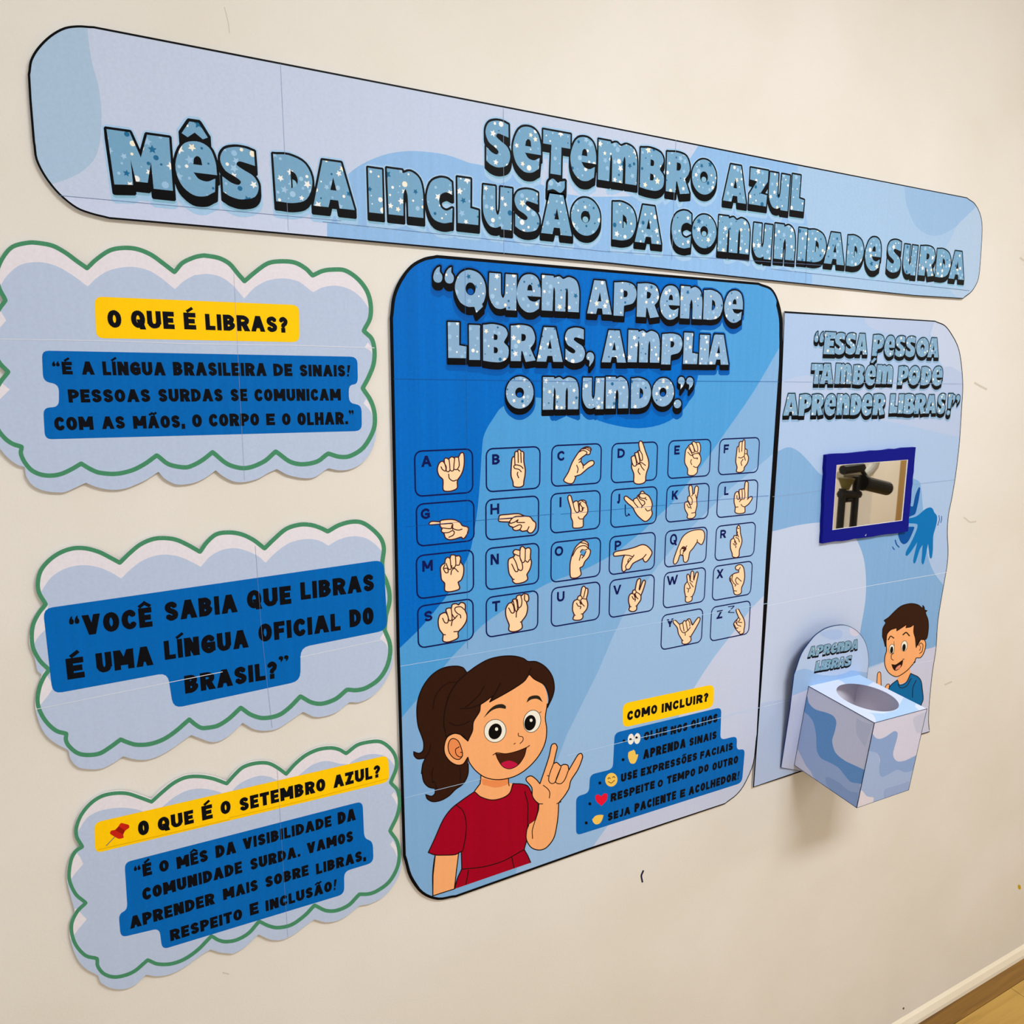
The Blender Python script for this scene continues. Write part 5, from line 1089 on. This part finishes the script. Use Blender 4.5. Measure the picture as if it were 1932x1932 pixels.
# ================================================================== what the mirror shows: equipment standing further along the room
def reflected(reg, x, y_, dist):
    """point seen in the mirror at this place of the photograph, dist metres in front of the wall"""
    u, v = rg(reg, x, y_); r = ray(u, v); t_ = (0 - CAM.y) / r.y; hit = CAM + r * t_
    d = Vector((r.x, -r.y, r.z)); return hit + d * (dist / abs(d.y))
blackm = ink((8, 8, 9), .6, 0, .3)
def tube(name, pts, r, m, parent, n=10, caps=True):
    V = []; Fc = []
    prev = None
    for i, p in enumerate(pts):
        d = (pts[min(i + 1, len(pts) - 1)] - pts[max(i - 1, 0)]).normalized()
        s1 = (prev - d * prev.dot(d)).normalized() if prev else d.orthogonal().normalized(); prev = s1; s2 = d.cross(s1)
        rr = r[i] if isinstance(r, (list, tuple)) else r
        V += [p + s1 * rr * math.cos(2 * math.pi * k / n) + s2 * rr * math.sin(2 * math.pi * k / n) for k in range(n)]
    for i in range(len(pts) - 1):
        for k in range(n): Fc.append((i * n + k, i * n + (k + 1) % n, (i + 1) * n + (k + 1) % n, (i + 1) * n + k))
    Fc += [tuple(range(n - 1, -1, -1)), tuple(range((len(pts) - 1) * n, len(pts) * n))]
    return link(name, V, Fc, [m], None, parent)
DS = 1.15
q = reflected('E2', 430, 840, DS)
stand = empty('equipment_stand', (q.x, q.y, 0), 'black twin-rail equipment stand seen only as a reflection in the small mirror', 'stand')
def down(p): return Vector((p.x, p.y, 0.04))
r1 = reflected('E2', 285, 690, DS); r2 = reflected('E2', 470, 530, DS)
tube('rail', [down(r1), r1 + Vector((0, 0, .02))], .015, blackm, stand, 8); tube('rail', [down(r2), r2 + Vector((0, 0, .02))], .015, blackm, stand, 8)
c_1 = reflected('E2', 255, 700, DS); c_2 = reflected('E2', 500, 700, DS)
tube('crossbar', [c_1, c_2], .017, blackm, stand, 8)
tube('bracket', [reflected('E2', 330, 775, DS), reflected('E2', 400, 770, DS)], .010, blackm, stand, 8)
tube('clamp', [reflected('E2', 290, 385, DS), reflected('E2', 540, 350, DS)], .02, blackm, stand, 8)
tube('collar', [reflected('E2', 250, 460, DS + .05), reflected('E2', 530, 450, DS + .05)], .02, ink((150, 140, 120), .3, 0, .5), stand, 12)
tube('funnel', [reflected('E2', 340, 490, DS), reflected('E2', 325, 640, DS)], [.034, .014], ink((92, 84, 50), .4, 0), stand, 14)
for xx in (-.22, .22):
    tube('foot', [Vector((q.x + xx, q.y - .22, .02)), Vector((q.x + xx, q.y + .22, .02))], .02, blackm, stand, 8)
tube('foot_bar', [Vector((q.x - .24, q.y, .035)), Vector((q.x + .24, q.y, .035))], .02, blackm, stand, 8)
tube('arm', [reflected('E2', 500, 330, DS), reflected('E2', 610, 500, DS)], .009, blackm, stand, 8)
tube('microphone', [reflected('E2', 535, 545, DS), reflected('E2', 560, 550, DS), reflected('E2', 562, 551, DS), reflected('E2', 865, 625, DS)], [.034, .035, .030, .030], blackm, stand, 16)
ring = [reflected('E2', x, y_, DS + .25) for x, y_ in ((420, 520), (540, 480), (640, 410), (700, 330), (730, 230), (735, 120))]
rl = empty('ring_lamp', (ring[-1].x, ring[-1].y, CEIL), 'silvery curved lamp tube above the stand, reflected in the small mirror', 'lamp')
tube('tube', ring, .022, ink((186, 184, 178), .25, 0, .6), rl, 12)
tube('pole', [ring[-1] - Vector((0, 0, .02)), Vector((ring[-1].x, ring[-1].y, CEIL))], .016, blackm, rl, 8)
tube('ceiling_mount', [Vector((ring[-1].x, ring[-1].y, CEIL - .03)), Vector((ring[-1].x, ring[-1].y, CEIL))], .14, blackm, rl, 20)
# pier on the far side of the room
a = reflected('E2', 700, 700, 3.05); b = reflected('E2', 1030, 700, 3.05)
box_mesh('trim_1', a.x, b.x, -3.28, -3.05, 0, CEIL, CREAM, kind='structure')
c = reflected('E2', 1110, 700, 3.2)
box_mesh('trim_2', b.x + .02, c.x, -3.28, -3.2, 0, CEIL, ink((170, 140, 90), .5), kind='structure')
# ceiling lamps; the last is an addition that brightens the mirrored room end
lampw = emit('lamp_diffuser', (1, .965, .91, 1), 3.0)
for k, (x, y_) in enumerate(((1.0, -1.55), (3.6, -1.9), (5.9, -1.9))):
    lo = empty('ceiling_lamp', (x, y_, CEIL), ('white rectangular ceiling lamp above the posters', 'white rectangular ceiling lamp in the middle of the room', 'added unseen ceiling lamp that brightens the far room end in the mirror')[k], 'lamp', 'rectangular ceiling lamps')
    box_mesh('housing', x - .64, x + .64, y_ - .29, y_ + .29, CEIL - .035, CEIL, ink((236, 236, 232)), lo)
    box_mesh('diffuser', x - .6, x + .6, y_ - .25, y_ + .25, CEIL - .04, CEIL - .0345, lampw, lo)
